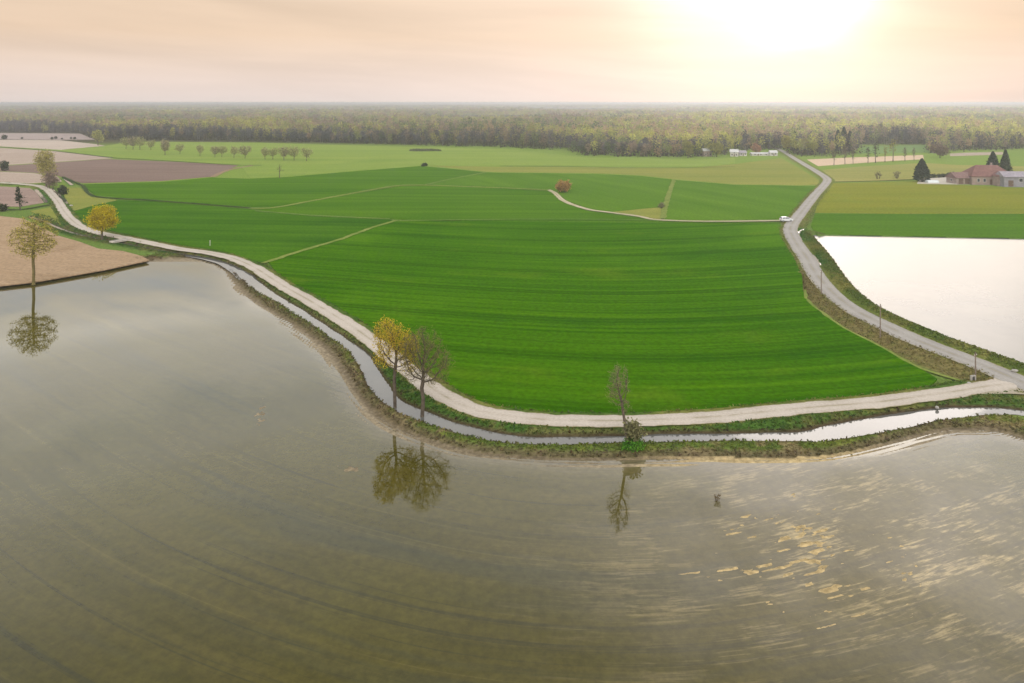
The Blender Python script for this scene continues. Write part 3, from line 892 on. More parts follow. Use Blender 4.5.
# 4 - ivy-clad columnar tree
tr, cr = grow(9, [(0, 0, -.2), (-.7, 0, 4), (-1.1, 0, 8.2)], [(-.9, 0, 5.4, .95, .9, 3.4), (1.2, 0, 3.6, 1.5, 1.4, 2.4)], 260, step=.4, tip=.03, base=.22, kill=.5, leaf_n=9, leaf_s=.28, leaf_spread=.25, leaf_where=lambda P, g: (P[:, 0] < .1) | (g.random(len(P)) < .15))
tree_obj('ivy_tree', 'dark ivy-covered columnar tree above ditch at left', 'tree', at(20.5, 210, .6), tr, cr, bark_dark, leaf_mat('ivy_leaf', (.025, .04, .018), (.035, .05, .02)))


def bush(seed, w, h, n=160, leaf_n=6, leaf_s=.25, tip=.025, stems=5):
    rng = np.random.default_rng(seed)
    trV, trF, cV, cF = [], [], [], []
    o1 = o2 = 0
    for i in range(stems):
        a = i*2*math.pi/stems + rng.uniform(-.4, .4)
        r = w*.22
        bx, by = math.cos(a)*r*.5, math.sin(a)*r*.5
        (vt, ft), (vl, fl) = grow(seed*10+i, [(bx, by, -.1), (bx*2, by*2, h*.3)], [(math.cos(a)*r, math.sin(a)*r, h*.55*rng.uniform(.85, 1.15), w*.32, w*.32, h*.42)], n//stems, step=max(.2, h*.09), tip=tip, base=tip*3.5, kill=max(.3, h*.12), leaf_n=leaf_n, leaf_s=leaf_s, leaf_spread=leaf_s*1.2)
        trV.append(vt); trF.append(ft+o1); o1 += len(vt)
        cV.append(vl); cF.append(fl+o2); o2 += len(vl)
    return (np.concatenate(trV), np.concatenate(trF)), (np.concatenate(cV), np.concatenate(cF))


dark_leaf = leaf_mat('dark_leaf', (.03, .045, .02), (.05, .06, .025), .3)
bush_green = leaf_mat('bush_green', (.06, .20, .015), (.10, .24, .02))
tr, cr = bush(12, 4.2, 5.6, 180, 7, .45)
tree_obj('dark_bush', 'small dark bush standing alone on dark ploughed field at left edge', 'bush', at(4.5, 171, .7), tr, cr, bark_dark, dark_leaf)
tr, cr = bush(13, 4.0, 3.4, 120, 5, .4)
tree_obj('ditch_bush', 'low dark shrub in ditch right of gravel road near poplar', 'bush', at(62, 195, .5), tr, cr, bark_dark, dark_leaf)
tr, cr = bush(14, 8.0, 8.5, 260, 4, .4)
tree_obj('bare_bush', 'low brownish leafless thicket around foot of tall poplar', 'bush', at(50.5, 189, .6), tr, cr, bark_grey, leaf_mat('bare_twig', (.23, .17, .12), (.18, .135, .11)))
tr, cr = bush(15, 2.6, 2.6, 100, 6, .3)
tree_obj('round_bush', 'small dark round bush in ditch left of ivy tree', 'bush', at(2.5, 211.5, .6), tr, cr, bark_dark, dark_leaf)

# 5 - the two canal trees
tr, cr = grow(21, [(0, 0, -.4), (-.1, 0, 3.5), (.05, .1, 5.6)], [(-.9, 0, 9.3, 2.1, 2.0, 2.4), (1.4, 0, 8.0, 1.9, 1.9, 2.3), (-1.6, 0, 6.6, 1.4, 1.3, 1.6), (2.0, 0, 6.2, 1.2, 1.3, 1.7)], 800, step=.26, tip=.02, base=.23, kill=.36, leaf_n=13, leaf_s=.085, leaf_spread=.22)
tree_obj('willow_tree', 'yellow leafed tree with tall dark trunk rising from canal, left of the pair', 'tree', at(395, 407.5, .35), tr, cr, bark_dark, leaf_mat('amber_leaf', (.52, .38, .03), (.40, .31, .04)))
tr, cr = grow(22, [(0, 0, -.4), (.15, 0, 2.2), (-.05, 0, 3.6)], [(-.7, 0, 7.6, 2.4, 2.2, 3.6), (1.5, 0, 7.0, 2.5, 2.2, 3.2), (.2, 0, 9.6, 2.0, 1.8, 1.9), (2.9, 0, 6.2, 1.3, 1.4, 1.8)], 1000, step=.28, tip=.021, base=.25, kill=.38, leaf_n=6, leaf_s=.30, leaf_spread=.22, aspect=.09)
tree_obj('bare_tree', 'nearly bare spreading tree with faint olive haze of buds, right of the canal pair', 'tree', at(422, 416.5, .35), tr, cr, bark_dark, leaf_mat('bud_leaf', (.20, .18, .06), (.14, .125, .05)))
# 6 - leaning slender tree with a shrub at its foot
tr, cr = grow(24, [(0, 0, -.3), (-.35, 0, 2.4), (-.75, 0, 5.0)], [(-1.0, 0, 7.0, 1.35, 1.2, 2.3), (-1.7, 0, 6.3, 1.0, 1.0, 1.5), (-.45, 0, 4.6, .9, .9, 1.2)], 480, step=.22, tip=.017, base=.16, kill=.29, leaf_n=4, leaf_s=.24, leaf_spread=.16, aspect=.09)
tree_obj('leaning_tree', 'slender leaning leafless tree on levee in middle of bank', 'tree', at(628, 444.5, .5), tr, cr, bark_grey, leaf_mat('brown_bud', (.26, .20, .13), (.20, .16, .10)))
tr, cr = bush(25, 2.3, 2.9, 260, 7, .20, .014)
tree_obj('grey_bush', 'greyish twiggy shrub at foot of leaning tree', 'bush', at(632.5, 444, .5), tr, cr, bark_grey, leaf_mat('grey_leaf', (.22, .21, .10), (.16, .16, .08)))
tr, cr = bush(26, 2.8, 1.0, 200, 7, .11, .012, 7)
tree_obj('green_bush', 'low bright green bush under leaning tree', 'bush', at(633, 449, .5), tr, cr, bark_dark, bush_green)
# 7 - reddish bush at dirt track bend
tr, cr = bush(27, 7.2, 5.2, 320, 6, .36, .03, 6)
tree_obj('red_bush', 'rounded reddish brown bush at bend of dirt track', 'bush', at(563, 192.3, .75), tr, cr, bark_dark, leaf_mat('rust_leaf', (.42, .26, .08), (.31, .19, .08)))
tr, cr = bush(28, 2.6, 2.0, 90, 3, .25)
tree_obj('olive_bush', 'small greyish shrub at corner of olive grass triangle', 'bush', at(661.5, 208, .8), tr, cr, bark_grey, leaf_mat('olive_grey', (.21, .21, .10), (.17, .17, .09)))
tr, cr = grow(29, [(0, 0, -.2), (0, 0, 2.5), (.1, 0, 6.5)], [(0, 0, 5.2, 1.9, 1.8, 2.6), (.3, 0, 4, 3.0, 2, .8)], 120, step=.5, tip=.045, base=.2, leaf_n=1, leaf_s=.2)
tree_obj('bare_tree', 'lone small leafless tree at near edge of pale meadow', 'tree', at(279.5, 178, .8), tr, cr, bark_grey, leaf_mat('bare_leaf', (.14, .12, .07), (.11, .1, .06)))
tr, cr = bush(30, 6.0, 2.0, 90, 6, .3, .025, 1)
tree_obj('field_bush', 'small dark bush at far corner of middle wheat field', 'bush', at(422.5, 166.3, .8), tr, cr, bark_dark, dark_leaf)
tr, cr = bush(31, 24, 1.1, 220, 5, .4, .02, 3)
th_ = tree_obj('thicket', 'long low dark thicket in the far meadow', 'hedge', at(424, 151, .7), tr, cr, bark_grey, leaf_mat('thicket_leaf', (.13, .15, .07), (.10, .115, .06)))
th_.scale = (1.2, .3, 1)


# conifers
def conifer(seed, h, r, shape=.85, dens=2600, ls=.32, round_=0.0):
    rng = np.random.default_rng(seed)
    t = rng.random(dens)**.75
    z = h*(.08+.92*t)
    prof = r*((1-t)**shape + .03)*(1-.35*np.exp(-t*14))
    if round_:
        prof = prof*(1-round_) + round_*r*np.sqrt(np.clip(1-(2*np.clip(t, .0, 1)-.7)**2/1.7, 0, 1))*(1-t**4)
    lay = .78+.22*np.abs(np.sin(z*2.6+rng.uniform(0, .8, dens)))
    a = rng.uniform(0, 2*np.pi, dens)
    lob = 1+.16*np.sin(a*5+z*.9)
    rr = prof*lay*lob*rng.uniform(.35, 1.05, dens)**.5
    C = np.stack([rr*np.cos(a), rr*np.sin(a), z-.12*rr], 1)
    cr = quads(C, rng.uniform(.6, 1.3, dens)*ls, rng, .35)
    P = np.array([(0, 0, -.2), (0, 0, h*.3), (0, 0, h*.65), (0, 0, h*.97)]); par = np.array([-1, 0, 1, 2]); rad = np.array([.3, .24, .14, .03])
    return tubes(P, par, rad), cr


needle = leaf_mat('conifer_needle', (.020, .034, .020), (.032, .046, .026), .1)
tr, cr = conifer(41, 11.5, 4.3, .75, 4200, .5, .35)
tree_obj('conifer_tree', 'broad dark conifer standing alone beside farm yard', 'tree', at(922, 182, .7), tr, cr, bark_dark, needle)
tr, cr = conifer(42, 13.8, 3.8, .7, 3200, .5, .4)
tree_obj('conifer_tree', 'left of two dark conifers behind red roofed farmhouse', 'tree', at(993, 178, .7), tr, cr, bark_dark, needle)
tr, cr = conifer(43, 14.6, 3.2, .8, 3000, .5, .3)
tree_obj('conifer_tree', 'right of two dark conifers behind red roofed farmhouse', 'tree', at(1005.5, 178, .7), tr, cr, bark_dark, leaf_mat('conifer_needle_b', (.035, .055, .028), (.05, .065, .03), .1))

# loose row of trees across the pale meadow
ord_ = ['first', 'second', 'third', 'fourth', 'fifth', 'sixth', 'seventh', 'eighth', 'ninth', 'tenth', 'eleventh', 'twelfth', 'thirteenth', 'fourteenth', 'fifteenth', 'sixteenth']
mead_leaf = [leaf_mat('meadow_leaf', (.34, .34, .14), (.28, .28, .12)), leaf_mat('meadow_leaf_b', (.30, .27, .15), (.25, .22, .13))]
protos = []
for k in range(3):
    tr, cr = grow(50+k, [(0, 0, -.2), (.1, 0, 1.8), (0, .1, 3.2)], [(-1.0-.4*k, 0, 5.4, 2.8, 2.5, 2.7), (1.3, .2, 5.0+.5*k, 2.6, 2.4, 2.5), (0, 0, 3.4, 2.4, 2.2, 1.3)], 260, step=.45, tip=.035, base=.17, kill=.6, leaf_n=5, leaf_s=.26, leaf_spread=.5)
    protos.append((np_mesh('trunk', *tr), np_mesh('crown', *cr)))
    protos[-1][0].materials.append(bark_grey); protos[-1][1].materials.append(mead_leaf[k % 2])
row = [(126, 149, 1.25), (133, 149.5, 1.35), (140, 149.5, 1.3), (151, 150, 1.05), (165, 155, 1.45), (180, 154, .95), (200, 156, 1.05), (215, 157, 1.0), (222, 157, 1.0), (234, 158, 1.05), (245, 158.5, 1.15), (265, 159.5, 1.05), (273, 159.5, 1.05), (284, 160.5, 1.2), (294, 160.5, 1.2), (306.5, 161, 1.15)]
for i, (px, py, sc) in enumerate(row):
    t = thing('meadow_tree', ord_[i]+' tree from the left in loose row of pale trees across the meadow', 'tree', at(px, py, .66), i*1.3, 'pale trees in a loose row across the meadow')
    t.scale = (sc, sc, sc)
    a, b = protos[i % 3]
    link('trunk', a, None, t); link('crown', b, None, t)
tr, cr = grow(56, [(0, 0, -.2), (0, 0, 4), (0, 0, 9)], [(-1, 0, 10, 4.6, 4, 5), (2.5, 0, 7, 3.4, 3, 4)], 260, step=.8, tip=.06, base=.35, kill=1.1, leaf_n=8, leaf_s=.55, leaf_spread=.7)
tree_obj('tall_tree', 'taller yellow green tree at corner of pale fields before the dark wood', 'tree', at(98, 145.5, .66), tr, cr, bark_grey, leaf_mat('corner_leaf', (.36, .36, .11), (.28, .28, .09)))

# thin trees along the tan stubble strip
tp = []
for k in range(3):
    tr, cr = grow(60+k, [(0, 0, -.2), (.1, 0, 4), (0, 0, 10)], [(0, 0, 7.5, 1.6+.4*k, 1.5, 4.2)], 110, step=.7, tip=.05, base=.2, kill=.8, leaf_n=3, leaf_s=.36, leaf_spread=.4)
    tp.append((np_mesh('trunk', *tr), np_mesh('crown', *cr)))
    tp[-1][0].materials.append(bark_dark)
    tp[-1][1].materials.append([dark_leaf, leaf_mat('thin_leaf', (.13, .11, .06), (.1, .085, .05)), leaf_mat('thin_leaf_yellow', (.26, .24, .05), (.2, .19, .05))][k])
for i, (px, py, k, sc) in enumerate([(834, 165, 1, .9), (845, 164, 1, 1.05), (853, 163.5, 1, .8), (868, 163, 0, .95), (875.5, 162.8, 0, 1.2), (885, 162, 2, .95), (893, 161.5, 2, 1.35), (905, 161, 1, .85), (914, 160.5, 1, .8)]):
    t = thing('slender_tree', ord_[i]+' slender tree from the left along tan stubble strip', 'tree', at(px, py, .7), i*2.1, 'slender trees along the stubble strip')
    t.scale = (sc, sc, sc)
    link('trunk', tp[k][0], None, t); link('crown', tp[k][1], None, t)
for px, py, s_, lab in ((878, 179, 71, 'left of two faint grey shrubs before lone conifer'), (897, 178.5, 72, 'right of two faint grey shrubs before lone conifer')):
    tr, cr = bush(s_, 4.4, 4.2, 110, 2, .22)
    tree_obj('grey_bush', lab, 'bush', at(px, py, .7), tr, cr, bark_grey, leaf_mat('faint_leaf', (.2, .18, .11), (.16, .15, .09)), 'faint grey shrubs')
# small shrubs along the yard
tr, cr = bush(73, 2.4, 2.0, 70, 6, .3)
y0 = None
for i, px in enumerate((934, 939, 943, 948, 952.5)):
    lab = ord_[i]+' small dark shrub from the left along rear edge of farm yard'
    if y0 is None:
        y0 = tree_obj('yard_shrub', lab, 'shrub', at(px, 178-.25*i, .7), tr, cr, bark_dark, dark_leaf, 'dark shrubs along the farm yard')
    else:
        dup(y0, at(px, 178-.25*i, .7), i*1.7, .8+.08*i, lab)
# far row of dots in the greyish field
tr, cr = bush(74, 5.0, 4.0, 80, 6, .6)
y0 = None
for i, px in enumerate((4, 22, 52, 56, 62, 71, 74.5)):
    lab = ord_[i]+' small dark bush from the left on greyish field by wood'
    if y0 is None:
        y0 = tree_obj('far_bush', lab, 'bush', at(px, 139.3, .7), tr, cr, bark_dark, dark_leaf, 'small bushes on the greyish field')
    else:
        dup(y0, at(px, 139.3-(.4 if i % 2 else 0), .7), i*1.1, .34+.08*(i % 4), lab)

# trees that stand out in front of the wood
for nm, lab, px, py, mk, m_ in (
        ('conifer_tree', 'dark conifer beside asphalt road where it enters wood', 795, 152.5, ('c', 17, 3.2), needle),
        ('conifer_tree', 'left dark conifer in clump at wood edge right of asphalt road', 838, 153, ('c', 18, 3.4), needle),
        ('conifer_tree', 'middle dark conifer in clump at wood edge right of asphalt road', 844, 152.5, ('c', 20, 3.6), needle),
        ('conifer_tree', 'right dark conifer in clump at wood edge right of asphalt road', 850, 152.5, ('c', 17, 3.6), needle),
        ('yellow_tree', 'pale yellow tree left of roadside conifer', 787, 153, ('t', 15, 4.6), leaf_mat('pale_yellow', (.34, .30, .07), (.27, .25, .06))),
        ('yellow_tree', 'yellow green tree in front of village at wood edge', 716.5, 157, ('t', 11, 4.6), leaf_mat('village_leaf', (.28, .27, .07), (.22, .22, .06))),
        ('pink_tree', 'pinkish orange blossoming tree beside white village houses', 756, 155, ('t', 9.5, 3.6), leaf_mat('blossom_leaf', (.36, .2, .12), (.3, .17, .1))),
        ('yellow_tree', 'yellow green tree in wood edge left of village', 688, 158, ('t', 14, 4.2), leaf_mat('edge_leaf', (.25, .24, .06), (.2, .2, .06))),
        ('brown_tree', 'broad reddish brown tree clump between stubble strips', 940, 158, ('t', 11, 6.5), leaf_mat('brown_leaf', (.19, .13, .09), (.15, .11, .08)))):
    kind, h_, r_ = mk
    if kind == 'c':
        tr, cr = conifer(int(px), h_, r_, .6, 1800, .7, .3)
    else:
        tr, cr = grow(int(px), [(0, 0, -.2), (0, 0, h_*.25), (.1, 0, h_*.5)], [(-r_*.2, 0, h_*.6, r_*.8, r_*.8, h_*.38), (r_*.3, 0, h_*.52, r_*.75, r_*.7, h_*.35)], 190, step=.7, tip=.05, base=.3, kill=.9, leaf_n=8, leaf_s=.5, leaf_spread=.6)
    tree_obj(nm, lab, 'tree', at(px, py, .65), tr, cr, bark_dark, m_)


# ------------------------------------------------------------------ the wood (one mass)
def build_wood():
    rng = np.random.default_rng(77)
    fx = np.array([-300, 0, 82, 92, 105, 128, 256, 340, 512, 568, 584, 640, 700, 728, 734, 781, 800, 826, 856, 860, 926, 930, 960, 1003, 1024, 1300])
    fy = np.array([131.5, 132.3, 133, 138, 139.5, 140, 141.5, 143.5, 148, 150.5, 156, 157, 158, 156, 151.5, 149.5, 157, 157, 154, 145, 144.5, 154.5, 151, 150, 149, 146.])
    def front(u):
        return (H-G)*F/(np.interp(u*F+CX, fx, fy)-HY)
    pal = np.array([[.150, .115, .085], [.205, .195, .060], [.25, .245, .065], [.065, .085, .04], [.20, .145, .09], [.14, .155, .055]])
    Vs, Fs, Ts = [], [], []
    off = 0
    def add(V, Fq, T):
        nonlocal off
        Vs.append(V); Fs.append(Fq+off); Ts.append(T); off += len(V)
    road_u = lambda Dd: None
    zones = [(0, 55, 5.6, 110, (.32, .78), True), (55, 200, 7.5, 66, (.5, 1.0), True), (200, 700, 11., 44, (.8, 1.5), False), (700, 1900, 21., 30, (1.5, 2.8), False), (1900, 5000, 46., 14, (3.5, 6.5), False), (5000, 10500, 90., 12, (6., 12.), False)]
    tot = 0
    for d0, d1, sp, q, (s0, s1), trunks in zones:
        # candidate points in a band behind the front line
        Dmax = 1000+d1
        ext = .84*Dmax
        n_c = int(2*ext*(Dmax-480)/(sp*sp)) if d0 < 1900 else int(2*ext*(d1-d0)/(sp*sp))
        X = rng.uniform(-ext, ext, n_c); Y = rng.uniform(480 if d0 < 1900 else 600+d0, Dmax, n_c)
        u = X/Y
        dep = Y-front(u)
        ok = (dep > d0) & (dep < d1) & (np.abs(u) < .84)
        cl = fbm(X*.006, Y*.006, 21, 3)
        if d0 >= 200:
            ok &= ~((fbm(X*.0016, Y*.0016, 33, 2) > .66) & (dep > 500))     # open fields deep in the wood
        X, Y, dep = X[ok], Y[ok], dep[ok]
        cl = cl[ok]
        n = len(X); tot += n
        hgt = rng.uniform(9.5, 17, n)*(.55+.95*fbm(X*.011, Y*.011, 5, 3))
        if d0 > 1000: hgt = rng.uniform(10, 18, n)*(.35+1.3*fbm(X*.0025, Y*.001, 6, 3))
        cw = np.maximum(rng.uniform(2.2, 3.6, n), sp*.42)
        # species: patches
        cl2 = fbm(X*.012+40, Y*.007, 27, 2)
        w = np.stack([.9*sm(cl2, .6, .4)+.1, 1.2*sm(cl, .45, .6)+.08, 1.0*sm(cl, .53, .68)+.04, .7*sm(cl, .46, .3)+.05, .8*sm(cl2, .45, .65)+.06, .5+0*cl], 1)
        w /= w.sum(1, keepdims=True)
        sp_i = (w.cumsum(1) > rng.random((n, 1))).argmax(1)
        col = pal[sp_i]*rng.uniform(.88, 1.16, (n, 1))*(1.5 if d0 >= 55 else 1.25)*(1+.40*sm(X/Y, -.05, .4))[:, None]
        grey = (1-sm(dep, 25, 110))*(.42+np.clip(-(X/Y)*1.1, -.1, .42))  # front trees greyed, most at left: the wood's shaded face put into colour
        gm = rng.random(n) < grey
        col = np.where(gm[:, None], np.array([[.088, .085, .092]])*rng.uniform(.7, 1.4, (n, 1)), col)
        low = rng.random(n) < .35                 # some crowns reach the ground
        d = rng.normal(size=(n, q, 3)); d /= np.linalg.norm(d, axis=2, keepdims=True)
        rr = rng.random((n, q, 1))**.42
        crz = np.where(low, .46, .34)*hgt
        cz = hgt-crz
        C = d*rr*np.stack([cw, cw, crz], 1)[:, None]
        C[..., 0] += X[:, None]; C[..., 1] += Y[:, None]; C[..., 2] += cz[:, None]+.6
        C = C.reshape(-1, 3)
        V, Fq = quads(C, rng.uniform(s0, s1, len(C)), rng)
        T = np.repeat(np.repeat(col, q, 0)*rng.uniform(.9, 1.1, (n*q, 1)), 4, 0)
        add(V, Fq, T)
        if trunks:
            w_ = rng.uniform(.12, .24, n)
            tc = np.where(rng.random(n) < .3, .22, .075)[:, None]*np.array([1, .93, .86])
            ang = np.array([0, 2.1, 4.2])
            bot = np.stack([X[:, None]+np.cos(ang)*w_[:, None], Y[:, None]+np.sin(ang)*w_[:, None], np.full((n, 3), .3)], -1)
            top = np.stack([X[:, None]+np.cos(ang)*w_[:, None]*.4, Y[:, None]+np.sin(ang)*w_[:, None]*.4, np.repeat(hgt[:, None]*.8, 3, 1)], -1)
            V = np.concatenate([bot, top], 1).reshape(-1, 3)
            b = (np.arange(n)*6)[:, None]
            j = np.arange(3)[None]; k = (j+1) % 3
            add(V, np.stack([b+j, b+k, b+3+k, b+3+j], -1).reshape(-1, 4), np.repeat(tc, 6, 0))
            # undergrowth
            qn = 10
            C = np.stack([np.repeat(X, qn)+rng.normal(0, 2.6, n*qn), np.repeat(Y, qn)+rng.normal(0, 2.6, n*qn), .6+rng.random(n*qn)**1.5*4.5], 1)
            V, Fq = quads(C, rng.uniform(.4, 1.0, len(C)), rng)
            add(V, Fq, np.repeat(np.repeat(np.array([[.085, .072, .048]])*rng.uniform(.6, 1.4, (n, 1)), qn, 0), 4, 0))
    me = np_mesh('woodland', np.concatenate(Vs), np.concatenate(Fs), np.concatenate(Ts))
    print('wood trees', tot, 'faces', len(me.polygons))
    tag(link('woodland', me, tint_mat('woodland', .5, .2, trans=.42)), 'broad spring woodland of bare and budding trees to the horizon', 'woodland', kind='stuff')


build_wood()

# ------------------------------------------------------------------ buildings
tile_red = field_mat('roof_tiles', (.145, .078, .070), (.19, .108, .096), along=.3, across=1.6, patch=.2)
tile_brown = field_mat('roof_tiles_brown', (.155, .10, .095), (.20, .13, .12), along=.3, across=1.6, patch=.2)
roof_grey = solid('roof_grey', (.24, .22, .25), .8, .2, .8)
roof_white = solid('roof_white', (.42, .42, .42), .7, .08, .5)
plaster_pink = solid('plaster_pink', (.24, .185, .16), .9, .15, .6)
plaster_white = solid('plaster_white', (.40, .385, .36), .9, .1, .6)
plaster_grey = solid('plaster_grey', (.19, .185, .205), .9, .15, .6)
stone_dark = solid('stone_dark', (.25, .20, .18), .95, .2, .8)
glass_dark = solid('window_glass', (.03, .035, .045), .12, .1, 1.0, spec=.6)
wood_dark = solid('door_wood', (.10, .065, .045), .8, .2, 2.0)
frame_w = solid('frame_white', (.5, .48, .45), .6, .05, 2.0)


def house(name, label, cat, loc, rz, L, Wd, eave, ridge, wall_m, roof_m, hip=0.0, wins=(), doors=(), chimney=None, over=.45, group=None):
    """L along local x (front faces -y). wins/doors: (face, pos, z, w, h); face 'f' front or 'l'/'r' gable end."""
    t = thing(name, label, cat, loc, rz, group)
    bm = bmesh.new()
    hx, hy = L/2, Wd/2
    prof = [(-hy, -.4), (hy, -.4), (hy, eave), (0, ridge-.12 if hip == 0 else eave), (-hy, eave)]
    if hip:
        prof = [(-hy, -.4), (hy, -.4), (hy, eave), (-hy, eave)]
    bm_prism(bm, prof, L, lambda u, v, w: (w-hx, u, v))
    bm_obj('wall', bm, wall_m, t)
    bm = bmesh.new()
    ox, oy = hx+over, hy+over
    slope = (ridge-eave)/hy
    ez = eave-slope*over
    th = .18
    def V(x, y, z): return bm.verts.new((x, y, z))
    top = [V(-ox, -oy, ez+th), V(ox, -oy, ez+th), V(ox, oy, ez+th), V(-ox, oy, ez+th), V(-ox+hip, 0, ridge+th), V(ox-hip, 0, ridge+th)]
    bot = [V(-ox, -oy, ez), V(ox, -oy, ez), V(ox, oy, ez), V(-ox, oy, ez)]
    bm.faces.new((top[0], top[1], top[5], top[4])); bm.faces.new((top[2], top[3], top[4], top[5]))
    bm.faces.new((top[1], top[2], top[5])); bm.faces.new((top[3], top[0], top[4]))
    for i in range(4):
        bm.faces.new((bot[i], bot[(i+1) % 4], top[(i+1) % 4], top[i]))
    bm.faces.new(bot[::-1])
    roof = bm_obj('roof', bm, roof_m, t)
    if chimney is not None:
        bm = bmesh.new(); bm_box(bm, (chimney, .6, ridge+.35), (.7, .7, 1.5)); bm_box(bm, (chimney, .6, ridge+1.16), (.9, .9, .14))
        bm_obj('chimney', bm, stone_dark, roof)
    for face, p, z, w, h in wins:
        def plc(a, dpt, c):
            return (p+a, -hy-dpt, c) if face == 'f' else ((hx+dpt, p+a, c) if face == 'r' else (-hx-dpt, p+a, c))
        def bx(bm, a0, a1, d0, d1, z0, z1):
            c0, c1 = plc(a0, d0, z0), plc(a1, d1, z1)
            bm_box(bm, [(i+j)/2 for i, j in zip(c0, c1)], [abs(i-j) for i, j in zip(c0, c1)])
        bm = bmesh.new(); bx(bm, -w/2, w/2, -.05, .03, z, z+h)
        wo = bm_obj('window', bm, glass_dark, t)
        bm = bmesh.new()
        bx(bm, -w/2-.1, -w/2, 0, .06, z-.1, z+h+.1); bx(bm, w/2, w/2+.1, 0, .06, z-.1, z+h+.1)
        bx(bm, -w/2, w/2, 0, .06, z+h, z+h+.1); bx(bm, -w/2, w/2, 0, .1, z-.1, z)
        bm_obj('frame', bm, frame_w, wo)
    for p, w, h in doors:
        bm = bmesh.new(); bm_box(bm, (p, -hy-.01, h/2), (w, .1, h))
        d = bm_obj('door', bm, wood_dark, t)
        bm = bmesh.new(); bm_box(bm, (p+w*.36, -hy-.09, h*.48), (.06, .06, .16))
        bm_obj('handle', bm, frame_w, d)
    return t


zb = .85
x_, y_, _ = at(993, 184.2, zb)
house('farmhouse', 'long farmhouse with big reddish hipped roof', 'house', (x_, y_+5, zb), -.12, 19, 12.5, 4.0, 8.6, plaster_pink, tile_red, hip=5.0, chimney=2.5,
      wins=[('f', -6.5, 1.2, 1.1, 1.5), ('f', -3.8, 1.2, 1.1, 1.5), ('f', 2.2, 1.2, 1.1, 1.5), ('f', 5.2, 1.2, 1.1, 1.5), ('l', -2, 1.2, 1.1, 1.4), ('l', 2, 1.2, 1.1, 1.4)], doors=[(-.8, 1.3, 2.4)])
x_, y_, _ = at(966, 184.0, zb)
t = house('farm_shed', 'low open shed with brownish roof at left end of farm', 'shed', (x_, y_+4, zb), .1, 10, 7, 3.0, 5.2, stone_dark, tile_brown, hip=0, wins=[('l', 0, 1.2, 1.0, 1.0)], doors=[(-2.6, 2.4, 2.5), (.6, 2.4, 2.5)])
bm = bmesh.new(); bm_box(bm, (3.4, -3.9, 1.25), (2.6, .9, 2.5)); bm_box(bm, (3.4, -3.95, 2.6), (3.0, 1.2, .16))
bm_obj('porch', bm, plaster_pink, t)
x_, y_, _ = at(1004, 185.6, zb)
house('farm_annex', 'narrow pinkish gabled annex in front of farmhouse', 'annex', (x_, y_+3.2, zb), math.pi/2-.1, 6.4, 5.2, 4.4, 6.0, plaster_pink, tile_red, over=.3,
      wins=[('l', -1.0, 1.0, .8, 1.2), ('l', 1.0, 1.0, .8, 1.2), ('l', 0, 3.2, .7, .9)])
x_, y_, _ = at(1018.5, 186.6, zb)
house('farm_barn', 'grey walled barn with grey roof at right end of farm', 'barn', (x_, y_+4.0, zb), -.1, 11.5, 7.5, 4.6, 6.6, plaster_grey, roof_grey, wins=[('f', 1.6, 2.2, 1.5, 1.5), ('f', 4.2, 1.2, 1.0, 1.2)], doors=[(-2.8, 2.2, 2.8)])
# white covered heap in the yard
bm = bmesh.new()
bm_prism(bm, [(-1.6, 0), (1.6, 0), (1.25, .8), (.5, 1.15), (-.5, 1.2), (-1.3, .75)], 5.4, lambda u, v, w: (w-2.7, u, v))
x_, y_, _ = at(932, 182.6, zb)
o = bm_obj('covered_heap', bm, solid('white_sheet', (.50, .54, .55), .5, .06, 1.0), bevel=.08)
o.location = (x_, y_, zb+.06)
tag(o, 'low heap under whitish sheet on farm yard beside conifer', 'heap')

# village at the edge of the wood
zv = .68
for nm, lab, cat, px, py, rz, L, Wd, ev, rd, wm, rm, wn in (
        ('village_house', 'whitish house half hidden by trees at left of village', 'house', 707.5, 156.5, .2, 8, 7, 5.2, 7.4, stone_dark, roof_white, [('f', -2, 1.2, 1.2, 1.5), ('f', 2, 1.2, 1.2, 1.5)]),
        ('village_house', 'tallest white village house with pale roof', 'house', 735.5, 156.5, -.25, 7, 6.5, 4.2, 6.4, plaster_white, roof_white, [('f', -2, .9, 1.1, 1.3), ('f', 1.8, .9, 1.1, 1.3), ('f', 0, 2.8, 1.0, 1.0)]),
        ('village_house', 'white house right of the tallest village house', 'house', 743, 156, .15, 7, 6, 3.0, 4.9, plaster_white, roof_grey, [('f', -2, 1, 1.1, 1.4), ('f', 2, 1, 1.1, 1.4)]),
        ('village_shed', 'long low white shed in the village', 'shed', 761, 155.6, .05, 17, 5, 1.8, 2.8, plaster_white, roof_white, [('f', -5.5, .6, 1.4, .8), ('f', 0, .6, 1.4, .8), ('f', 5, .6, 1.4, .8)]),
        ('village_house', 'white house beside asphalt road at right of village', 'house', 774.5, 155.8, -.1, 6.5, 6, 3.0, 4.8, plaster_white, roof_white, [('f', -1.6, 1, 1.1, 1.4), ('f', 1.6, 1, 1.1, 1.4)])):
    x_, y_, _ = at(px, py, zv)
    hs = house(nm, lab, cat, (x_, y_+Wd/2, zv), rz, L, Wd, ev, rd, wm, rm, wins=wn, doors=[(0, 1.0, 2.1)] if cat == 'house' else [(-2.5, 1.2, 1.7)])
    hs.scale = (.8, .8, .78)


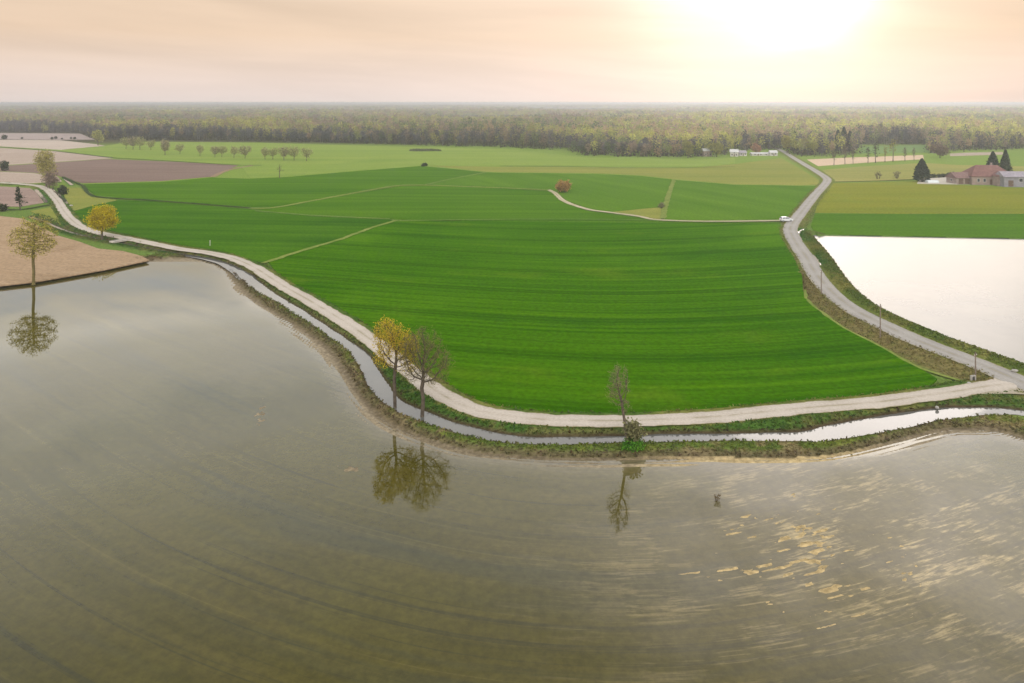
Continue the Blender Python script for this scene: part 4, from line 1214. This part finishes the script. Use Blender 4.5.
# ------------------------------------------------------------------ white car at the end of the dirt track
def car():
    x_, y_, _ = at(786, 221.3, .95)
    t = thing('parked_car', 'white car stopped where dirt track meets asphalt road', 'car', (x_, y_, .93), math.radians(6))
    paint = solid('white_paint', (.50, .52, .54), .25, .03, 1.0, spec=.5)
    rubber = solid('rubber', (.025, .025, .027), .8, .1, 5)
    rimm = solid('rim_metal', (.45, .45, .47), .35, .05, 5, .8)
    prof = [(-2.0, .42), (-1.97, .80), (-1.82, 1.0), (-1.55, 1.42), (-.9, 1.56), (.1, 1.55), (.55, 1.42), (1.12, 1.02), (1.75, .90), (2.02, .70), (2.05, .40), (1.7, .27), (-1.75, .27)]
    bm = bmesh.new()
    bm_prism(bm, prof, 1.68, lambda u, v, w: (u, (w-.84)*(1 - .16*max(0, v-1.0)/.56), v))
    bm_obj('body', bm, paint, t, bevel=.04)
    def glass(pts, y):
        bm = bmesh.new()
        k = lambda v: y*(1-.16*max(0, v-1.0)/.56)
        s = 1 if y > 0 else -1
        A = [bm.verts.new((u, k(v)-s*.03, v)) for u, v in pts]; B = [bm.verts.new((u, k(v)+s*.012, v)) for u, v in pts]
        for i in range(len(pts)):
            bm.faces.new((A[i], A[(i+1) % len(pts)], B[(i+1) % len(pts)], B[i]))
        bm.faces.new(A); bm.faces.new(B)
        bm_obj('side_window', bm, glass_dark, t)
    for y in (-.84, .84):
        glass([(-1.5, 1.04), (-1.38, 1.40), (-.65, 1.46), (-.65, 1.04)], y)
        glass([(-.55, 1.04), (-.55, 1.46), (.08, 1.45), (.48, 1.36), (.85, 1.04)], y)
    for pts, nm in (([(.62, 1.40), (1.1, 1.05)], 'windscreen'), ([(-1.58, 1.40), (-1.80, 1.06)], 'rear_window')):
        bm = bmesh.new()
        (u0, v0), (u1, v1) = pts
        s = 1 if u0 > 0 else -1
        A = [bm.verts.new(p) for p in ((u0+.02*s, -.62, v0+.02), (u0+.02*s, .62, v0+.02), (u1+.03*s, .72, v1+.03), (u1+.03*s, -.72, v1+.03))]
        B = [bm.verts.new((v.co.x-.06*s, v.co.y, v.co.z-.06)) for v in A]
        bm.faces.new(A); bm.faces.new(B[::-1])
        for i in range(4): bm.faces.new((A[i], A[(i+1) % 4], B[(i+1) % 4], B[i]))
        bm_obj(nm, bm, glass_dark, t)
    for wx in (-1.28, 1.28):
        for s in (-1, 1):
            bm = bmesh.new(); bm_tube(bm, (wx, s*.66, .31), (wx, s*.865, .31), .31, .31, 16)
            w = bm_obj('wheel', bm, rubber, t)
            bm = bmesh.new(); bm_tube(bm, (wx, s*.86, .31), (wx, s*.885, .31), .19, .17, 12)
            bm_obj('rim', bm, rimm, w)
    for s in (-1, 1):
        bm = bmesh.new(); bm_box(bm, (1.93, s*.58, .72), (.24, .34, .16)); bm_obj('headlight', bm, rimm, t)
        bm = bmesh.new(); bm_box(bm, (-1.93, s*.68, .85), (.16, .2, .26)); bm_obj('tail_light', bm, solid('tail_red', (.3, .02, .015), .3), t)
    return t


car()

# ------------------------------------------------------------------ poles, sluice, bridge, stones
pole_wood = solid('pole_wood', (.16, .125, .10), .9, .3, 3.0)
ceramic = solid('insulator', (.6, .58, .52), .4, .05, 3)
def pole(label, loc, h):
    t = thing('utility_pole', label, 'pole', loc, .5, 'poles along the asphalt road')
    bm = bmesh.new(); bm_tube(bm, (0, 0, -.4), (0, 0, h), .11, .075, 8); bm_obj('shaft', bm, pole_wood, t)
    bm = bmesh.new(); bm_box(bm, (0, 0, h-.45), (.7, .08, .08)); arm = bm_obj('crossarm', bm, pole_wood, t)
    for s in (-.28, .28):
        bm = bmesh.new(); bm_tube(bm, (s, 0, h-.41), (s, 0, h-.28), .045, .03, 8); bm_obj('insulator', bm, ceramic, arm)
pole('wooden pole on brown verge, farthest of three along asphalt road', at(821.3, 296.5, .4), 5.4)
pole('wooden pole on brown verge, middle of three along asphalt road', at(880.3, 337, .5), 5.6)
pole('shortest wooden pole beside sluice at road junction', at(975.5, 376.5, .6), 3.5)

concrete = solid('concrete', (.30, .285, .26), .9, .2, 1.5)
iron = solid('iron', (.05, .05, .055), .6, .2, 3)
t = thing('sluice_gate', 'small concrete sluice with dark gate plate by road junction', 'sluice', at(973, 381.5, .7), .25)
t.scale = (.75, .75, .75)
bm = bmesh.new()
bm_box(bm, (-.42, 0, .45), (.16, .4, 1.1)); bm_box(bm, (.42, 0, .45), (.16, .4, 1.1)); bm_box(bm, (0, 0, 1.07), (1.0, .42, .14))
bm_obj('frame', bm, concrete, t, bevel=.02)
bm = bmesh.new(); bm_box(bm, (0, -.02, .5), (.66, .06, .85)); g = bm_obj('gate_plate', bm, iron, t)
bm = bmesh.new(); bm_tube(bm, (0, -.02, .9), (0, -.02, 1.45), .03, .03, 6); bm_tube(bm, (-.16, -.02, 1.45), (.16, -.02, 1.45), .025, .025, 6); bm_obj('lifting_rod', bm, iron, g)


def stone(label, loc, s, seed, mat):
    rng = random.Random(seed)
    bm = bmesh.new(); bmesh.ops.create_icosphere(bm, subdivisions=2, radius=.5)
    for v in bm.verts:
        k = 1+rng.uniform(-.14, .14)
        v.co = Vector((v.co.x*s[0]*k, v.co.y*s[1]*k, v.co.z*s[2]*k))
    o = bm_obj('stone', bm, mat); o.location = loc
    return tag(o, label, 'stone')
pale_stone = solid('pale_stone', (.27, .26, .24), .9, .15, 3)
stone('pale stone block left of the sluice at road junction', at(969, 383.6, .85), (.7, .5, .45), 1, pale_stone)
stone('whitish boulder on canal bank below road junction', at(937, 407.5, .65), (.5, .4, .4), 2, pale_stone)
stone('pale culvert stone at edge of bright pond by asphalt road', at(1014.5, 370.5, 1.2), (1.0, .5, .4), 3, pale_stone)
stone('white stone at end of ditch beside gravel road', at(71, 205.8, .8), (1.3, 1.0, .9), 4, pale_stone)

t = thing('foot_bridge', 'small pale concrete bridge crossing ditch right of golden tree', 'bridge', at(121, 241.6, .75), math.radians(62))
bm = bmesh.new(); bm_box(bm, (0, 0, .25), (5.6, 2.2, .25)); bm_obj('deck', bm, solid('pale_slab', (.38, .35, .30), .9, .15, 1.0), t, bevel=.03)
for s in (-1, 1):
    bm = bmesh.new(); bm_box(bm, (s*2.3, 0, -.35), (.5, 2.0, .95)); bm_obj('abutment', bm, concrete, t)
    bm = bmesh.new(); bm_box(bm, (0, s*1.0, .47), (5.6, .18, .18)); bm_obj('kerb', bm, concrete, t)

t = thing('marker_post', 'small white marker post at edge of left wheat field', 'post', at(210, 245.5, .85))
bm = bmesh.new(); bm_tube(bm, (0, 0, -.3), (0, 0, 1.3), .09, .08, 8); bm_obj('shaft', bm, frame_w, t)
bm = bmesh.new(); bm_tube(bm, (0, 0, 1.303), (0, 0, 1.45), .13, .05, 8); bm_obj('cap', bm, frame_w, t)

tr, cr = bush(90, .9, .75, 60, 5, .07, .012, 6)
tree_obj('weed_clump', 'small brown weed clump standing in the paddy water', 'clump', at(717, 500.5, .05), tr, cr, bark_grey, leaf_mat('weed_leaf', (.16, .11, .05), (.12, .09, .04)))

# ------------------------------------------------------------------ haze
def haze():
    bm = bmesh.new()
    bm_box(bm, (0, 6050, 20.1), (26500, 12600, 42.2))
    m = bpy.data.materials.new('haze'); m.use_nodes = True
    nt = m.node_tree
    for n_ in list(nt.nodes):
        if n_.type == 'BSDF_PRINCIPLED': nt.nodes.remove(n_)
    v = nt.nodes.new('ShaderNodeVolumePrincipled')
    v.inputs['Color'].default_value = (.72, .76, .82, 1)
    v.inputs['Density'].default_value = .00028
    v.inputs['Anisotropy'].default_value = .68
    nt.links.new(v.outputs[0], nt.nodes['Material Output'].inputs['Volume'])
    o = bm_obj('haze', bm, m)
    tag(o, 'thin evening haze over the plain', 'haze', kind='stuff')


haze()

# ------------------------------------------------------------------ sky, sun, camera
SUN_AZ, SUN_EL = math.radians(21.3), math.radians(9.0)
sd = Vector((math.sin(SUN_AZ)*math.cos(SUN_EL), math.cos(SUN_AZ)*math.cos(SUN_EL), math.sin(SUN_EL)))
w = bpy.data.worlds.new('World'); S.world = w
w.use_nodes = True
nt = w.node_tree
n = N(nt)
bg = nt.nodes['Background']
sky = n.new('ShaderNodeTexSky', sky_type='NISHITA')
sky.sun_disc = False
sky.sun_elevation = SUN_EL; sky.sun_rotation = SUN_AZ
sky.air_density = 1.2; sky.dust_density = 1.0; sky.ozone_density = 1.0
nt.links.new(sky.outputs[0], bg.inputs[0]); bg.inputs[1].default_value = .06
# thin high cloud lit by the low sun
d = n.new('ShaderNodeTexCoord').outputs['Generated']
x, y, z = n.sep(d)
vm = n.new('ShaderNodeVectorMath', operation='DOT_PRODUCT'); n.put(vm.inputs[0], d); vm.inputs[1].default_value = sd
dot = n.math('MAXIMUM', vm.outputs['Value'], 0.0)
az = n.math('ARCTAN2', x, y)
st = n.noise(n.comb(n.math('MULTIPLY', az, 1.6), n.math('ADD', n.math('MULTIPLY', z, 15.0), n.math('MULTIPLY', az, .9)), 2.0), 1.0, 5, .55, .4)
cl = n.noise(n.comb(n.math('MULTIPLY', az, 3.0), n.math('MULTIPLY', z, 9.0), 5.0), 1.0, 4, .55, .3)
rp = n.new('ShaderNodeValToRGB')
n.put(rp.inputs[0], n.math('MULTIPLY_ADD', z, 1.0, .05))
el = rp.color_ramp.elements
stops = [(.05, (.405, .355, .335)), (.08, (.44, .365, .325)), (.137, (.44, .332, .248)), (.19, (.455, .347, .258)), (.25, (.60, .53, .45)), (.31, (.98, .92, .84)), (.40, (.80, .78, .75)), (.50, (.70, .685, .67)), (.66, (.19, .20, .225)), (1.0, (.34, .36, .42))]
while len(el) < len(stops): el.new(.5)
for e, (p, c) in zip(el, stops):
    e.position = p; e.color = (*c, 1)
veil = rp.outputs[0]
k = n.ramp(st, .3, .7, .93, 1.08)
veil = n.mix(1.0, veil, n.comb(k, k, k), 'MULTIPLY')
hi = n.ramp(z, .12, .25)
veil = n.mix(n.math('MULTIPLY', hi, n.math('MULTIPLY', n.ramp(z, .42, .3), n.ramp(cl, .47, .62, 0, .85))), veil, (.50, .535, .60))
g1 = n.math('POWER', dot, 14.0); g2 = n.math('POWER', dot, 90.0); g3 = n.math('POWER', dot, 500.0)
edge = n.ramp(n.math('ADD', cl, n.math('MULTIPLY', z, 1.2)), .48, .66, .35, 1.3)
glow = n.math('ADD', n.math('ADD', n.math('MULTIPLY', g1, .03), n.math('MULTIPLY', g2, .17)), n.math('MULTIPLY', n.math('MULTIPLY', g3, .75), edge))
up = Vector((math.sin(.50)*math.cos(.26), math.cos(.50)*math.cos(.26), math.sin(.26)))
vm2 = n.new('ShaderNodeVectorMath', operation='DOT_PRODUCT'); n.put(vm2.inputs[0], d); vm2.inputs[1].default_value = up
g4 = n.math('MULTIPLY', n.math('POWER', n.math('MAXIMUM', vm2.outputs['Value'], 0.0), 22.0), n.ramp(z, .13, .21, 0, .1))  # lobe above the view, added to brighten the pond's reflection
glow = n.math('ADD', glow, g4)
vm3 = n.new('ShaderNodeVectorMath', operation='DOT_PRODUCT'); n.put(vm3.inputs[0], d)
vm3.inputs[1].default_value = Vector((math.sin(.09)*math.cos(.07), math.cos(.09)*math.cos(.07), math.sin(.07)))
vm5 = n.new('ShaderNodeVectorMath', operation='DOT_PRODUCT'); n.put(vm5.inputs[0], d)
vm5.inputs[1].default_value = Vector((math.sin(.50)*math.cos(.45), math.cos(.50)*math.cos(.45), math.sin(.45)))
glow = n.math('ADD', glow, n.math('MULTIPLY', n.math('POWER', n.math('MAXIMUM', vm5.outputs['Value'], 0.0), 16.0), n.math('MULTIPLY', n.ramp(z, .17, .34), n.ramp(cl, .35, .65, .35, 1.0))))  # higher unseen lobe, added for a bright sheen on the paddy
vm4 = n.new('ShaderNodeVectorMath', operation='DOT_PRODUCT'); n.put(vm4.inputs[0], d)
vm4.inputs[1].default_value = Vector((math.sin(.245)*math.cos(.16), math.cos(.245)*math.cos(.16), math.sin(.16)))
glow = n.math('ADD', glow, n.math('MULTIPLY', n.math('POWER', n.math('MAXIMUM', vm4.outputs['Value'], 0.0), 260.0), n.math('MULTIPLY', n.ramp(st, .3, .7, .5, 1.3), .22)))
glow = n.math('ADD', glow, n.math('MULTIPLY', n.math('POWER', n.math('MAXIMUM', vm3.outputs['Value'], 0.0), 22.0), .065))
gc = n.mix(1.0, (1.0, .89, .86), n.comb(glow, glow, glow), 'MULTIPLY')
tot = n.mix(1.0, veil, gc, 'ADD')
# brightness added to the unseen sky behind the viewer, as fill for the fields
bk = n.math('MULTIPLY', n.ramp(y, .05, -.45), n.math('MULTIPLY', n.ramp(z, .02, .2), n.ramp(cl, .3, .7, .55, 1.25)))
tot = n.mix(1.0, tot, n.mix(1.0, (1.35, 1.27, 1.16), n.comb(bk, bk, bk), 'MULTIPLY'), 'ADD')
bg2 = n.new('ShaderNodeBackground'); n.put(bg2.inputs[0], tot); bg2.inputs[1].default_value = 1.93
ad = n.new('ShaderNodeMixShader'); ad.inputs[0].default_value = .93
nt.links.new(bg.outputs[0], ad.inputs[1]); nt.links.new(bg2.outputs[0], ad.inputs[2])
nt.links.new(ad.outputs[0], nt.nodes['World Output'].inputs[0])

sun = bpy.data.lights.new('sun', 'SUN'); sun.energy = .5; sun.angle = math.radians(30); sun.color = (1.0, .88, .76)
so = bpy.data.objects.new('sun', sun); COL.objects.link(so)
so.rotation_euler = sd.to_track_quat('Z', 'Y').to_euler(); so.location = (200, 500, 300)

cam = bpy.data.cameras.new('camera'); cam.sensor_width = 36.0; cam.lens = F/1024*36.0
cam.shift_y = -(341.5-HY)/1024
cam.clip_start = .5; cam.clip_end = 40000
co = bpy.data.objects.new('camera', cam); COL.objects.link(co)
co.location = (0, 0, H); co.rotation_euler = (math.pi/2, 0, 0)
S.camera = co

S.view_settings.view_transform = 'Standard'; S.view_settings.look = 'None'
S.view_settings.exposure = 0.0; S.view_settings.gamma = 1.0; S.view_settings.use_curve_mapping = False
S.render.engine = 'CYCLES'
c = S.cycles
c.use_denoising = True
try:
    c.denoiser = 'OPENIMAGEDENOISE'
except Exception:
    pass
c.max_bounces = 6; c.diffuse_bounces = 2; c.glossy_bounces = 3; c.transmission_bounces = 3; c.volume_bounces = 1; c.transparent_max_bounces = 4
c.sample_clamp_indirect = 8.0
